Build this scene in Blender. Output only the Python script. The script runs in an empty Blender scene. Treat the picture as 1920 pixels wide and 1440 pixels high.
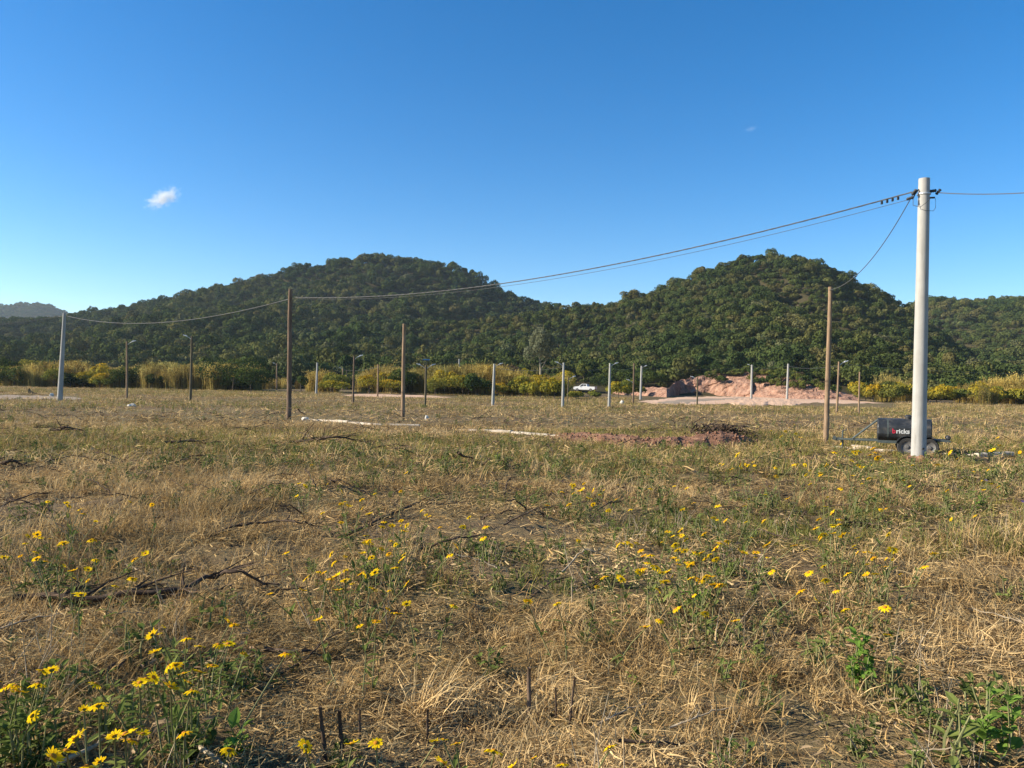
import bpy, bmesh, math, random
import numpy as np
from mathutils import Vector, Matrix, Euler

R = math.radians
SC = bpy.context.scene
C = SC.collection
random.seed(7)
RNG = np.random.default_rng(11)

# ------------------------------------------------------------------ camera, sky, sun, exposure
FPX, PW, PH = 1442.0, 1920, 1440
EYE = 1.70
CAM_MAT = Matrix.Rotation(R(90 - 0.08), 4, 'X') @ Matrix.Rotation(R(1.0), 4, 'Z')
cam_d = bpy.data.cameras.new('camera')
cam_d.sensor_width = 36.0
cam_d.lens = 36.0 * FPX / PW
cam_d.clip_start = 0.05
cam_d.clip_end = 9000
cam = bpy.data.objects.new('camera', cam_d)
C.objects.link(cam)
cam.matrix_world = Matrix.Translation((0, 0, EYE)) @ CAM_MAT
SC.camera = cam

SUN_AZ, SUN_EL = R(-94), R(25)
SUN_DIR = Vector((math.sin(SUN_AZ) * math.cos(SUN_EL), math.cos(SUN_AZ) * math.cos(SUN_EL), math.sin(SUN_EL)))
world = bpy.data.worlds.new('World')
SC.world = world
world.use_nodes = True
wn = world.node_tree
wn.nodes.clear()
sky = wn.nodes.new('ShaderNodeTexSky')
sky.sky_type = 'NISHITA'
sky.sun_disc = False
sky.sun_elevation = SUN_EL
sky.sun_rotation = SUN_AZ
sky.altitude = 1200
sky.air_density = 1.0
sky.dust_density = 0.45
sky.ozone_density = 2.5
hs = wn.nodes.new('ShaderNodeHueSaturation')
hs.inputs['Saturation'].default_value = 1.40
hs.inputs['Hue'].default_value = 0.502
hs.inputs['Value'].default_value = 1.10
bg = wn.nodes.new('ShaderNodeBackground')
bg.inputs['Strength'].default_value = 0.084
wo = wn.nodes.new('ShaderNodeOutputWorld')
wn.links.new(sky.outputs[0], hs.inputs['Color'])
wn.links.new(hs.outputs[0], bg.inputs[0])
wn.links.new(bg.outputs[0], wo.inputs[0])

sun_d = bpy.data.lights.new('sun', 'SUN')
sun_d.energy = 5.0
sun_d.angle = R(0.53)
sun_d.color = (1.0, 0.90, 0.74)
sun = bpy.data.objects.new('sun', sun_d)
C.objects.link(sun)
sun.location = SUN_DIR * 60
sun.rotation_euler = SUN_DIR.to_track_quat('Z', 'Y').to_euler()

vs = SC.view_settings
vs.view_transform = 'Standard'
vs.look = 'None'
vs.gamma = 1.0
vs.use_curve_mapping = False
vs.exposure = 1.08
SC.cycles.max_bounces = 6
SC.cycles.diffuse_bounces = 3
SC.cycles.transparent_max_bounces = 6
SC.cycles.volume_bounces = 1
SC.cycles.use_denoising = True
SC.cycles.use_adaptive_sampling = True
SC.cycles.adaptive_threshold = 0.012

# ------------------------------------------------------------------ helpers
_perm = np.random.default_rng(5).random((256, 256))


def vnoise(x, y):
    x = np.asarray(x, float); y = np.asarray(y, float)
    xi = np.floor(x).astype(int); yi = np.floor(y).astype(int)
    fx = x - xi; fy = y - yi
    fx = fx * fx * (3 - 2 * fx); fy = fy * fy * (3 - 2 * fy)
    a = _perm[xi & 255, yi & 255]; b = _perm[(xi + 1) & 255, yi & 255]
    c = _perm[xi & 255, (yi + 1) & 255]; d = _perm[(xi + 1) & 255, (yi + 1) & 255]
    return (a * (1 - fx) + b * fx) * (1 - fy) + (c * (1 - fx) + d * fx) * fy


def fbm(x, y, s, o=3):
    """noise in -1..1 with feature size s"""
    v = 0; amp = 1; tot = 0
    x = np.asarray(x, float) / s; y = np.asarray(y, float) / s
    for k in range(o):
        v = v + amp * (vnoise(x + 17.3 * k, y + 9.1 * k) * 2 - 1)
        tot += amp; amp *= 0.5; x = x * 2.03; y = y * 2.03
    return v / tot


def sstep(a, b, x):
    t = np.clip((np.asarray(x, float) - a) / (b - a), 0, 1)
    return t * t * (3 - 2 * t)


def ground_z(x, y):
    x = np.asarray(x, float); y = np.asarray(y, float)
    near = 1 - sstep(14, 45, y)
    z = -0.45 * sstep(3, 34, y)
    z = z + 0.13 * fbm(x + 40, y + 3, 2.6, 3) * near * sstep(-1, 2.5, np.abs(y) + np.abs(x) * 0.5)
    z = z + 0.075 * fbm(x, y, 0.7, 2) * near
    z = z + 0.14 * fbm(x + 9, y * 1.6, 16, 3) * sstep(14, 60, y)
    z = z - 1.0 * sstep(400, 1500, y)
    return z


def gz(x, y):
    return float(ground_z(x, y))


def ray(px, py):
    d = CAM_MAT.to_3x3() @ Vector(((px - PW / 2) / FPX, -(py - PH / 2) / FPX, -1.0))
    return d


def at(px, py, h=0.0):
    """point of the ground (raised by h) seen at a pixel of the photograph"""
    d = ray(px, py)
    t = 12.0
    for _ in range(60):
        p = d * t
        z = gz(p.x, p.y) + h
        tn = (z - EYE) / min(d.z, -1e-4)
        tn = max(0.3, min(tn, 420))
        t = 0.5 * t + 0.5 * tn
    p = d * t
    return Vector((p.x, p.y, gz(p.x, p.y)))


def at_d(px, py, dist):
    d = ray(px, py)
    d = d * (dist / d.y)
    return Vector((d.x, d.y, d.z + EYE))


def col_node(nt, rgb):
    n = nt.nodes.new('ShaderNodeRGB'); n.outputs[0].default_value = (*rgb, 1); return n.outputs[0]


class Mat:
    """small wrapper: procedural materials"""
    def __init__(self, name, rough=0.85, spec=0.2):
        self.m = bpy.data.materials.new(name)
        self.m.use_nodes = True
        self.nt = self.m.node_tree
        self.b = self.nt.nodes['Principled BSDF']
        self.b.inputs['Roughness'].default_value = rough
        self.b.inputs['Specular IOR Level'].default_value = spec

    def pos(self, obj=False, scale=(1, 1, 1)):
        if obj:
            o = self.nt.nodes.new('ShaderNodeTexCoord').outputs['Object']
        else:
            o = self.nt.nodes.new('ShaderNodeNewGeometry').outputs['Position']
        mp = self.nt.nodes.new('ShaderNodeMapping')
        mp.inputs['Scale'].default_value = scale
        self.nt.links.new(o, mp.inputs['Vector'])
        return mp.outputs[0]

    def noise(self, vec, scale, detail=4, rough=0.6):
        n = self.nt.nodes.new('ShaderNodeTexNoise')
        n.inputs['Scale'].default_value = scale
        n.inputs['Detail'].default_value = detail
        n.inputs['Roughness'].default_value = rough
        self.nt.links.new(vec, n.inputs['Vector'])
        return n.outputs['Fac']

    def ramp(self, fac, stops, interp='LINEAR'):
        n = self.nt.nodes.new('ShaderNodeValToRGB')
        n.color_ramp.interpolation = interp
        e = n.color_ramp.elements
        while len(e) < len(stops):
            e.new(0.5)
        for k, (p, c) in enumerate(stops):
            e[k].position = p
            e[k].color = (*c, 1) if len(c) == 3 else c
        self.nt.links.new(fac, n.inputs[0])
        return n.outputs[0]

    def mix(self, fac, a, b, mode='MIX'):
        n = self.nt.nodes.new('ShaderNodeMix')
        n.data_type = 'RGBA'; n.blend_type = mode
        for sock, v in ((n.inputs[0], fac), (n.inputs[6], a), (n.inputs[7], b)):
            if isinstance(v, (int, float)):
                sock.default_value = v
            elif isinstance(v, tuple):
                sock.default_value = (*v, 1)
            else:
                self.nt.links.new(v, sock)
        return n.outputs[2]

    def rand(self):
        return self.nt.nodes.new('ShaderNodeObjectInfo').outputs['Random']

    def base(self, c):
        if isinstance(c, tuple):
            self.b.inputs['Base Color'].default_value = (*c, 1)
        else:
            self.nt.links.new(c, self.b.inputs['Base Color'])
        return self

    def bump(self, h, strength=0.4, dist=0.02):
        n = self.nt.nodes.new('ShaderNodeBump')
        n.inputs['Strength'].default_value = strength
        n.inputs['Distance'].default_value = dist
        self.nt.links.new(h, n.inputs['Height'])
        self.nt.links.new(n.outputs[0], self.b.inputs['Normal'])
        return self

    def leafy(self, c, trans=0.35, gain=1.0):
        """thin leaf: diffuse + translucent"""
        nt = self.nt
        d = nt.nodes.new('ShaderNodeBsdfDiffuse'); t = nt.nodes.new('ShaderNodeBsdfTranslucent')
        mx = nt.nodes.new('ShaderNodeMixShader'); mx.inputs[0].default_value = trans
        if isinstance(c, tuple):
            d.inputs[0].default_value = (*c, 1); t.inputs[0].default_value = (*c, 1)
        else:
            nt.links.new(c, d.inputs[0]); nt.links.new(c, t.inputs[0])
        nt.links.new(d.outputs[0], mx.inputs[1]); nt.links.new(t.outputs[0], mx.inputs[2])
        nt.links.new(mx.outputs[0], nt.nodes['Material Output'].inputs['Surface'])
        nt.nodes.remove(self.b)
        return self


def mesh(name, v, f, mats=(), fm=None, smooth=False):
    me = bpy.data.meshes.new(name)
    v = [tuple(map(float, p)) for p in v] if not isinstance(v, np.ndarray) else v
    if isinstance(v, np.ndarray):
        v = v.reshape(-1, 3).tolist()
    if isinstance(f, np.ndarray):
        f = f.tolist()
    me.from_pydata(v, [], f)
    for m in mats:
        me.materials.append(m.m if isinstance(m, Mat) else m)
    if fm is not None:
        me.polygons.foreach_set('material_index', np.asarray(fm, dtype=np.int32))
    if smooth:
        me.polygons.foreach_set('use_smooth', np.ones(len(me.polygons), dtype=bool))
    me.update()
    return me


def obj(name, me, parent=None, loc=None, rot=None, scale=None):
    o = bpy.data.objects.new(name, me)
    C.objects.link(o)
    if parent is not None:
        o.parent = parent
    if loc is not None:
        o.location = loc
    if rot is not None:
        o.rotation_euler = rot
    if scale is not None:
        o.scale = scale if not isinstance(scale, (int, float)) else (scale,) * 3
    return o


def tag(o, label=None, cat=None, group=None, kind=None):
    if label: o['label'] = label
    if cat: o['category'] = cat
    if group: o['group'] = group
    if kind: o['kind'] = kind
    return o


def empty(name, loc, rz=0.0):
    o = bpy.data.objects.new(name, None)
    o.empty_display_size = 0.2
    C.objects.link(o)
    o.location = loc
    o.rotation_euler = (0, 0, rz)
    return o


def copy_tree(o, parent=None):
    c = o.copy(); C.objects.link(c); c.parent = parent
    for ch in list(o.children):
        copy_tree(ch, c)
    return c


class MB:
    """collects shapes for one mesh"""
    def __init__(self):
        self.v = []; self.f = []; self.m = []

    def add(self, v, f, m=0):
        n = len(self.v)
        self.v += [tuple(map(float, p)) for p in v]
        self.f += [tuple(n + i for i in q) for q in f]
        self.m += [m] * len(f)
        return self

    def box(self, c, s, m=0, rot=None):
        hx, hy, hz = s[0] / 2, s[1] / 2, s[2] / 2
        p = [Vector((x, y, z)) for x in (-hx, hx) for y in (-hy, hy) for z in (-hz, hz)]
        if rot is not None:
            rm = Euler(rot).to_matrix(); p = [rm @ q for q in p]
        p = [q + Vector(c) for q in p]
        return self.add(p, [(0, 1, 3, 2), (4, 6, 7, 5), (0, 4, 5, 1), (2, 3, 7, 6), (0, 2, 6, 4), (1, 5, 7, 3)], m)

    def tube(self, pts, r, n=8, m=0, cap=True):
        pts = [Vector(p) for p in pts]
        rs = r if isinstance(r, (list, tuple)) else [r] * len(pts)
        v = []; f = []
        up = Vector((0.13, 0.27, 1)).normalized()
        for i, p in enumerate(pts):
            t = (pts[min(i + 1, len(pts) - 1)] - pts[max(i - 1, 0)])
            if t.length < 1e-9: t = Vector((0, 0, 1))
            t.normalize()
            a = t.cross(up)
            if a.length < 0.05: a = t.cross(Vector((1, 0, 0)))
            a.normalize(); b = t.cross(a)
            for k in range(n):
                an = 2 * math.pi * k / n
                v.append(p + (a * math.cos(an) + b * math.sin(an)) * rs[i])
        for i in range(len(pts) - 1):
            for k in range(n):
                k2 = (k + 1) % n
                f.append((i * n + k, i * n + k2, (i + 1) * n + k2, (i + 1) * n + k))
        if cap:
            f.append(tuple(range(n))); f.append(tuple((len(pts) - 1) * n + k for k in reversed(range(n))))
        return self.add(v, f, m)

    def lathe(self, prof, n=20, m=0, axis='Z', center=(0, 0, 0), cap=True):
        v = []; f = []
        for (r, h) in prof:
            for k in range(n):
                a = 2 * math.pi * k / n
                if axis == 'Z': q = (r * math.cos(a), r * math.sin(a), h)
                elif axis == 'Y': q = (r * math.cos(a), h, r * math.sin(a))
                else: q = (h, r * math.cos(a), r * math.sin(a))
                v.append((q[0] + center[0], q[1] + center[1], q[2] + center[2]))
        for i in range(len(prof) - 1):
            for k in range(n):
                k2 = (k + 1) % n
                f.append((i * n + k, i * n + k2, (i + 1) * n + k2, (i + 1) * n + k))
        if cap:
            f.append(tuple(reversed(range(n)))); f.append(tuple((len(prof) - 1) * n + k for k in range(n)))
        return self.add(v, f, m)

    def mesh(self, name, mats, smooth=False):
        me = mesh(name, self.v, self.f, mats, self.m, smooth)
        return me

    def build(self, name, mats, parent=None, smooth=False, **kw):
        return obj(name, self.mesh(name, mats, smooth), parent, **kw)


def smooth_angle(me, deg=40):
    try:
        me.polygons.foreach_set('use_smooth', np.ones(len(me.polygons), dtype=bool))
        me.set_sharp_from_angle(angle=R(deg))
    except Exception:
        pass
    return me


def scatter(name, pts, rot, scl, idx, sources, label, cat):
    """uncountable growth: one object that instances its source meshes on points"""
    n = len(pts)
    me = bpy.data.meshes.new(name)
    me.vertices.add(n)
    me.vertices.foreach_set('co', np.asarray(pts, np.float32).ravel())
    a = me.attributes.new('rot', 'FLOAT_VECTOR', 'POINT'); a.data.foreach_set('vector', np.asarray(rot, np.float32).ravel())
    scl = np.asarray(scl, np.float32)
    if scl.ndim == 1: scl = np.stack([scl] * 3, 1)
    a = me.attributes.new('scl', 'FLOAT_VECTOR', 'POINT'); a.data.foreach_set('vector', scl.ravel())
    a = me.attributes.new('idx', 'INT', 'POINT'); a.data.foreach_set('value', np.asarray(idx, np.int32))
    me.update()
    o = obj(name, me)
    coll = bpy.data.collections.new(name + '_sources')
    for k, s in enumerate(sources):
        so = bpy.data.objects.new('%s_source_%02d' % (name, k), s)
        coll.objects.link(so)
    ng = bpy.data.node_groups.new(name, 'GeometryNodeTree')
    ng.interface.new_socket('Geometry', in_out='INPUT', socket_type='NodeSocketGeometry')
    ng.interface.new_socket('Geometry', in_out='OUTPUT', socket_type='NodeSocketGeometry')
    gi = ng.nodes.new('NodeGroupInput'); go = ng.nodes.new('NodeGroupOutput')
    ip = ng.nodes.new('GeometryNodeInstanceOnPoints')
    ci = ng.nodes.new('GeometryNodeCollectionInfo')
    ci.inputs['Collection'].default_value = coll
    ci.inputs['Separate Children'].default_value = True
    ci.inputs['Reset Children'].default_value = True
    def attr(nm, ty):
        q = ng.nodes.new('GeometryNodeInputNamedAttribute'); q.data_type = ty
        q.inputs['Name'].default_value = nm
        return q.outputs['Attribute']
    ip.inputs['Pick Instance'].default_value = True
    L = ng.links.new
    L(gi.outputs[0], ip.inputs['Points']); L(ci.outputs[0], ip.inputs['Instance'])
    L(attr('idx', 'INT'), ip.inputs['Instance Index'])
    er = ng.nodes.new('FunctionNodeEulerToRotation')
    L(attr('rot', 'FLOAT_VECTOR'), er.inputs[0]); L(er.outputs[0], ip.inputs['Rotation'])
    L(attr('scl', 'FLOAT_VECTOR'), ip.inputs['Scale'])
    L(ip.outputs[0], go.inputs[0])
    md = o.modifiers.new('scatter', 'NODES'); md.node_group = ng
    tag(o, label, cat, kind='stuff')
    return o


# ------------------------------------------------------------------ materials
def mk_soil():
    m = Mat('field_soil', 0.95, 0.05)
    p = m.pos()
    c1 = m.ramp(m.noise(p, 0.35, 5), [(0.25, (0.085, 0.055, 0.035)), (0.5, (0.13, 0.088, 0.055)), (0.75, (0.115, 0.095, 0.045))])
    pl = m.pos(scale=(0.10, 0.35, 0.3))
    c2 = m.ramp(m.noise(pl, 0.9, 5), [(0.3, (0.12, 0.08, 0.05)), (0.45, (0.22, 0.16, 0.08)), (0.6, (0.17, 0.155, 0.06)), (0.72, (0.28, 0.21, 0.11))])
    m.base(m.mix(m.ramp(m.noise(p, 6.0, 6, 0.7), [(0.3, (0, 0, 0)), (0.7, (1, 1, 1))]), c1, c2))
    m.bump(m.noise(p, 9, 6, 0.7), 0.8, 0.05)
    return m


def mk_grass(name, a, b, c, trans=0.25, patch=0.22, tint=True):
    """dead and living grass: patches of three hues, each blade a little different"""
    m = Mat(name)
    p = m.pos(scale=(0.7, 1.0, 0.2))
    pc = m.ramp(m.noise(p, patch, 5, 0.65), [(0.38, b), (0.5, a), (0.62, c)])
    if tint:
        at_ = m.nt.nodes.new('ShaderNodeAttribute'); at_.attribute_name = 'tint'; rnd = at_.outputs['Fac']
    else:
        rnd = m.rand()
    r = m.ramp(rnd, [(0, (0.34, 0.28, 0.24)), (0.22, (0.55, 0.50, 0.46)), (0.4, (0.85, 0.74, 0.56)), (0.55, (0.78, 0.80, 0.82)), (0.75, (1.08, 1.0, 0.86)), (1, (1.5, 1.46, 1.36))])
    m.leafy(m.mix(1.0, pc, r, 'MULTIPLY'), trans)
    return m


def mk_leaf(name, stops, trans=0.3, patch=None):
    m = Mat(name)
    c = m.ramp(m.rand(), stops)
    n = m.ramp(m.noise(m.pos(), patch or 1.4, 3), [(0.3, (0.7, 0.7, 0.7)), (0.7, (1.25, 1.25, 1.2))])
    m.leafy(m.mix(1.0, c, n, 'MULTIPLY'), trans)
    return m


M_SOIL = mk_soil()
M_STRAW = mk_grass('dry_straw', (0.55, 0.405, 0.205), (0.33, 0.245, 0.125), (0.68, 0.515, 0.285))
M_GREENG = mk_grass('green_grass', (0.25, 0.245, 0.075), (0.17, 0.185, 0.055), (0.35, 0.31, 0.10), 0.35)
M_WEED = mk_leaf('weed_leaf', [(0, (0.095, 0.13, 0.035)), (0.5, (0.135, 0.17, 0.045)), (1, (0.20, 0.225, 0.065))], 0.35, 6)
M_WEED_BRIGHT = mk_leaf('bright_weed_leaf', [(0, (0.14, 0.24, 0.04)), (1, (0.20, 0.30, 0.06))], 0.4, 6)
M_DEADLEAF = mk_leaf('dead_leaf', [(0, (0.30, 0.21, 0.12)), (0.5, (0.40, 0.29, 0.17)), (1, (0.24, 0.16, 0.10))], 0.2, 6)
M_STEM = Mat('flower_stem', 0.8); M_STEM.base(M_STEM.mix(M_STEM.noise(M_STEM.pos(), 8), (0.10, 0.12, 0.04), (0.24, 0.22, 0.10)))
M_PETAL = Mat('petal')
M_PETAL.leafy(M_PETAL.ramp(M_PETAL.rand(), [(0, (0.86, 0.56, 0.012)), (0.5, (0.88, 0.62, 0.015)), (1, (0.86, 0.46, 0.010))]), 0.42)
M_DISC = Mat('flower_disc', 0.9); M_DISC.base(M_DISC.mix(M_DISC.noise(M_DISC.pos(True), 90), (0.55, 0.20, 0.01), (0.30, 0.14, 0.02)))
M_BUD = Mat('flower_calyx', 0.9); M_BUD.base((0.09, 0.11, 0.03))
M_BARK = Mat('dead_bark', 0.95, 0.05)
M_BARK.base(M_BARK.ramp(M_BARK.noise(M_BARK.pos(), 14, 5), [(0.3, (0.045, 0.032, 0.024)), (0.6, (0.10, 0.07, 0.05)), (0.8, (0.20, 0.15, 0.11))]))
M_PALESTICK = Mat('pale_stick', 0.9, 0.05)
M_PALESTICK.base(M_PALESTICK.ramp(M_PALESTICK.noise(M_PALESTICK.pos(), 18, 5), [(0.3, (0.22, 0.16, 0.10)), (0.6, (0.42, 0.34, 0.23)), (0.8, (0.5, 0.42, 0.30))]))
M_TRUNK = Mat('tree_bark', 0.95, 0.05)
M_TRUNK.base(M_TRUNK.ramp(M_TRUNK.noise(M_TRUNK.pos(scale=(1, 1, 0.25)), 5, 5), [(0.3, (0.06, 0.045, 0.035)), (0.7, (0.16, 0.13, 0.10))]))
M_PALETRUNK = Mat('pale_tree_bark', 0.95, 0.05)
M_PALETRUNK.base(M_PALETRUNK.ramp(M_PALETRUNK.noise(M_PALETRUNK.pos(scale=(1, 1, 0.25)), 5, 5), [(0.3, (0.20, 0.16, 0.10)), (0.7, (0.42, 0.36, 0.24))]))


def mk_forest():
    m = Mat('forest_leaves')
    c = m.ramp(m.rand(), [(0.0, (0.048, 0.066, 0.024)), (0.35, (0.060, 0.078, 0.026)), (0.62, (0.078, 0.088, 0.029)),
                          (0.80, (0.104, 0.092, 0.040)), (0.94, (0.112, 0.116, 0.040)), (1.0, (0.115, 0.112, 0.066))])
    big = m.ramp(m.noise(m.pos(), 0.012, 3), [(0.35, (0.75, 0.90, 0.85)), (0.6, (1.12, 1.08, 0.90))])
    fine = m.ramp(m.noise(m.pos(), 0.5, 2), [(0.3, (0.7, 0.7, 0.7)), (0.7, (1.25, 1.25, 1.25))])
    m.leafy(m.mix(1.0, m.mix(1.0, c, big, 'MULTIPLY'), fine, 'MULTIPLY'), 0.12)
    return m


M_FOREST = mk_forest()
M_HILL = Mat('hill_soil', 0.95, 0.05); M_HILL.base(M_HILL.mix(M_HILL.noise(M_HILL.pos(), 0.2), (0.035, 0.035, 0.016), (0.07, 0.055, 0.03)))
M_TREE_DARK = mk_leaf('dark_tree_leaf', [(0, (0.030, 0.050, 0.018)), (0.5, (0.050, 0.075, 0.024)), (1, (0.075, 0.098, 0.028))], 0.25, 0.9)
M_TREE_OLIVE = mk_leaf('olive_tree_leaf', [(0, (0.095, 0.115, 0.03)), (0.5, (0.13, 0.145, 0.035)), (1, (0.16, 0.165, 0.04))], 0.3, 0.9)
M_TREE_GREY = mk_leaf('grey_tree_leaf', [(0, (0.135, 0.145, 0.085)), (1, (0.16, 0.165, 0.10))], 0.25, 0.9)
M_BROWNBUSH = mk_leaf('brown_bush_leaf', [(0, (0.085, 0.060, 0.04)), (1, (0.12, 0.085, 0.055))], 0.2, 0.9)
M_YELLOW = mk_leaf('yellow_blossom', [(0, (0.32, 0.25, 0.025)), (0.5, (0.40, 0.29, 0.025)), (1, (0.46, 0.28, 0.02))], 0.3, 1.2)
M_YGREEN = mk_leaf('yellow_green_leaf', [(0, (0.17, 0.18, 0.035)), (0.5, (0.26, 0.235, 0.04)), (1, (0.32, 0.27, 0.045))], 0.3, 1.2)
M_REED = mk_grass('tall_weed_stalk', (0.36, 0.29, 0.10), (0.27, 0.245, 0.085), (0.45, 0.345, 0.10), 0.45, 0.06, False)


def mk_red_earth(name, pale=0.5):
    m = Mat(name, 0.95, 0.05)
    p = m.pos()
    a = m.ramp(m.noise(m.pos(scale=(1, 1, 0.45)), 0.7, 6, 0.7), [(0.34, (0.11, 0.06, 0.042)), (0.5, (0.27, 0.145, 0.098)), (0.64, (0.40, 0.24, 0.165))])
    b = m.ramp(m.noise(p, 2.2, 6, 0.7), [(0.45, (0, 0, 0)), (0.6, (1, 1, 1))])
    m.base(m.mix(m.mix(pale, (0, 0, 0), b), a, (0.36, 0.245, 0.18)))
    m.bump(m.noise(p, 3.0, 6, 0.7), 0.9, 0.25)
    return m


M_BANK = mk_red_earth('red_bank_earth', 0.5)
M_MOUND = Mat('red_soil', 0.95, 0.05)
M_MOUND.base(M_MOUND.ramp(M_MOUND.noise(M_MOUND.pos(), 2.4, 6, 0.7), [(0.3, (0.13, 0.068, 0.045)), (0.5, (0.22, 0.115, 0.072)), (0.7, (0.31, 0.18, 0.115))]))
M_MOUND.bump(M_MOUND.noise(M_MOUND.pos(), 14, 5, 0.7), 0.9, 0.06)
M_ROAD = Mat('pale_dirt', 0.95, 0.05)
M_ROAD.base(M_ROAD.ramp(M_ROAD.noise(M_ROAD.pos(scale=(0.3, 1, 1)), 0.5, 6, 0.65), [(0.3, (0.50, 0.31, 0.195)), (0.5, (0.60, 0.40, 0.265)), (0.7, (0.54, 0.40, 0.29))]))
M_ROAD.bump(M_ROAD.noise(M_ROAD.pos(), 4, 5), 0.5, 0.05)
M_GRAVEL = Mat('gravel_track', 0.95, 0.05)
M_GRAVEL.base(M_GRAVEL.ramp(M_GRAVEL.noise(M_GRAVEL.pos(), 1.2, 6, 0.7), [(0.3, (0.26, 0.20, 0.145)), (0.7, (0.36, 0.285, 0.21))]))
M_CONC = Mat('pole_concrete', 0.85, 0.2)
_p = M_CONC.pos(True)
_st = M_CONC.noise(M_CONC.pos(True, (9, 9, 0.5)), 1.0, 5, 0.65)
M_CONC.base(M_CONC.mix(M_CONC.ramp(M_CONC.noise(_p, 1.3, 5), [(0.35, (0, 0, 0)), (0.8, (0.8, 0.8, 0.8))]),
                       M_CONC.ramp(_st, [(0.30, (0.20, 0.19, 0.17)), (0.42, (0.34, 0.33, 0.305)), (0.7, (0.43, 0.42, 0.395))]), (0.24, 0.23, 0.205)))
M_CONC.bump(M_CONC.mix(0.6, M_CONC.noise(_p, 30, 5), M_CONC.noise(M_CONC.pos(True, (0.3, 0.3, 6)), 1.0, 4)), 0.35, 0.015)
M_CONC2 = Mat('grey_concrete', 0.9, 0.15)
M_CONC2.base(M_CONC2.ramp(M_CONC2.noise(M_CONC2.pos(True, (3, 3, 0.7)), 2, 5), [(0.3, (0.25, 0.245, 0.225)), (0.7, (0.36, 0.35, 0.32))]))
M_KERB = Mat('kerb_concrete', 0.9, 0.1)
M_KERB.base(M_KERB.ramp(M_KERB.noise(M_KERB.pos(), 3, 6, 0.7), [(0.32, (0.27, 0.20, 0.14)), (0.5, (0.48, 0.41, 0.32)), (0.75, (0.58, 0.52, 0.43))]))
M_KERB.bump(M_KERB.noise(M_KERB.pos(), 22, 4), 0.4, 0.02)


def mk_wood(name, a, b, c):
    m = Mat(name, 0.85, 0.15)
    g = m.noise(m.pos(True, (22, 22, 0.9)), 1.0, 6, 0.7)
    k = m.noise(m.pos(True, (3, 3, 1.6)), 1.0, 3)
    m.base(m.mix(m.ramp(k, [(0.45, (0, 0, 0)), (0.7, (0.7, 0.7, 0.7))]), m.ramp(g, [(0.3, a), (0.55, b), (0.75, c)]), a))
    m.bump(g, 0.5, 0.02)
    return m


M_WOOD = mk_wood('weathered_wood', (0.075, 0.05, 0.034), (0.16, 0.11, 0.075), (0.25, 0.18, 0.13))
M_WOOD_PALE = mk_wood('tan_wood', (0.14, 0.092, 0.058), (0.27, 0.185, 0.115), (0.37, 0.27, 0.18))
M_WOOD_DARK = mk_wood('dark_wood', (0.07, 0.055, 0.035), (0.12, 0.10, 0.06), (0.18, 0.14, 0.09))
M_WIRE = Mat('black_cable', 0.6); M_WIRE.base(M_WIRE.mix(M_WIRE.noise(M_WIRE.pos(), 3), (0.05, 0.05, 0.05), (0.11, 0.11, 0.105)))
M_GALV = Mat('galvanised_metal', 0.5, 0.5); M_GALV.base(M_GALV.mix(M_GALV.noise(M_GALV.pos(True), 12), (0.40, 0.41, 0.42), (0.55, 0.56, 0.57))); M_GALV.b.inputs['Metallic'].default_value = 0.4
M_LAMP = Mat('lamp_housing', 0.5, 0.4); M_LAMP.base(M_LAMP.mix(M_LAMP.noise(M_LAMP.pos(True), 6), (0.55, 0.56, 0.58), (0.66, 0.67, 0.68)))
M_PANEL = Mat('solar_panel', 0.2, 0.5); M_PANEL.base(M_PANEL.mix(M_PANEL.noise(M_PANEL.pos(True), 4), (0.012, 0.014, 0.022), (0.02, 0.024, 0.035)))
M_INS = Mat('insulator_plastic', 0.5, 0.4); M_INS.base(M_INS.mix(M_INS.noise(M_INS.pos(True), 20), (0.02, 0.02, 0.022), (0.04, 0.04, 0.042)))
M_TANK = Mat('tank_paint', 0.45, 0.45)
_n = M_TANK.noise(M_TANK.pos(True), 3, 6, 0.7)
M_TANK.base(M_TANK.ramp(_n, [(0.35, (0.014, 0.016, 0.018)), (0.52, (0.026, 0.029, 0.032)), (0.72, (0.10, 0.088, 0.075))]))
M_TANK.bump(_n, 0.08, 0.03)
M_FRAME = Mat('frame_paint', 0.6, 0.35); M_FRAME.base(M_FRAME.mix(M_FRAME.noise(M_FRAME.pos(True), 5, 5), (0.03, 0.045, 0.045), (0.09, 0.10, 0.09)))
M_TYRE = Mat('tyre_rubber', 0.9, 0.15); M_TYRE.base(M_TYRE.mix(M_TYRE.noise(M_TYRE.pos(True), 12), (0.022, 0.022, 0.022), (0.06, 0.057, 0.054)))
M_RIM = Mat('wheel_rim', 0.5, 0.4); M_RIM.base(M_RIM.mix(M_RIM.noise(M_RIM.pos(True), 12), (0.05, 0.05, 0.05), (0.20, 0.19, 0.18)))
M_RED = Mat('red_lettering', 0.6); M_RED.base(M_RED.mix(M_RED.noise(M_RED.pos(True), 20), (0.36, 0.02, 0.04), (0.46, 0.03, 0.06)))
M_WHITE = Mat('white_lettering', 0.6); M_WHITE.base(M_WHITE.mix(M_WHITE.noise(M_WHITE.pos(True), 20), (0.42, 0.42, 0.41), (0.55, 0.55, 0.53)))
M_CAR = Mat('white_car_paint', 0.3, 0.5); M_CAR.base(M_CAR.mix(M_CAR.noise(M_CAR.pos(True), 2), (0.58, 0.58, 0.57), (0.66, 0.66, 0.65)))
M_GLASS = Mat('dark_window', 0.1, 0.6); M_GLASS.base(M_GLASS.mix(M_GLASS.noise(M_GLASS.pos(True), 2), (0.02, 0.025, 0.03), (0.03, 0.035, 0.04)))
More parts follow.
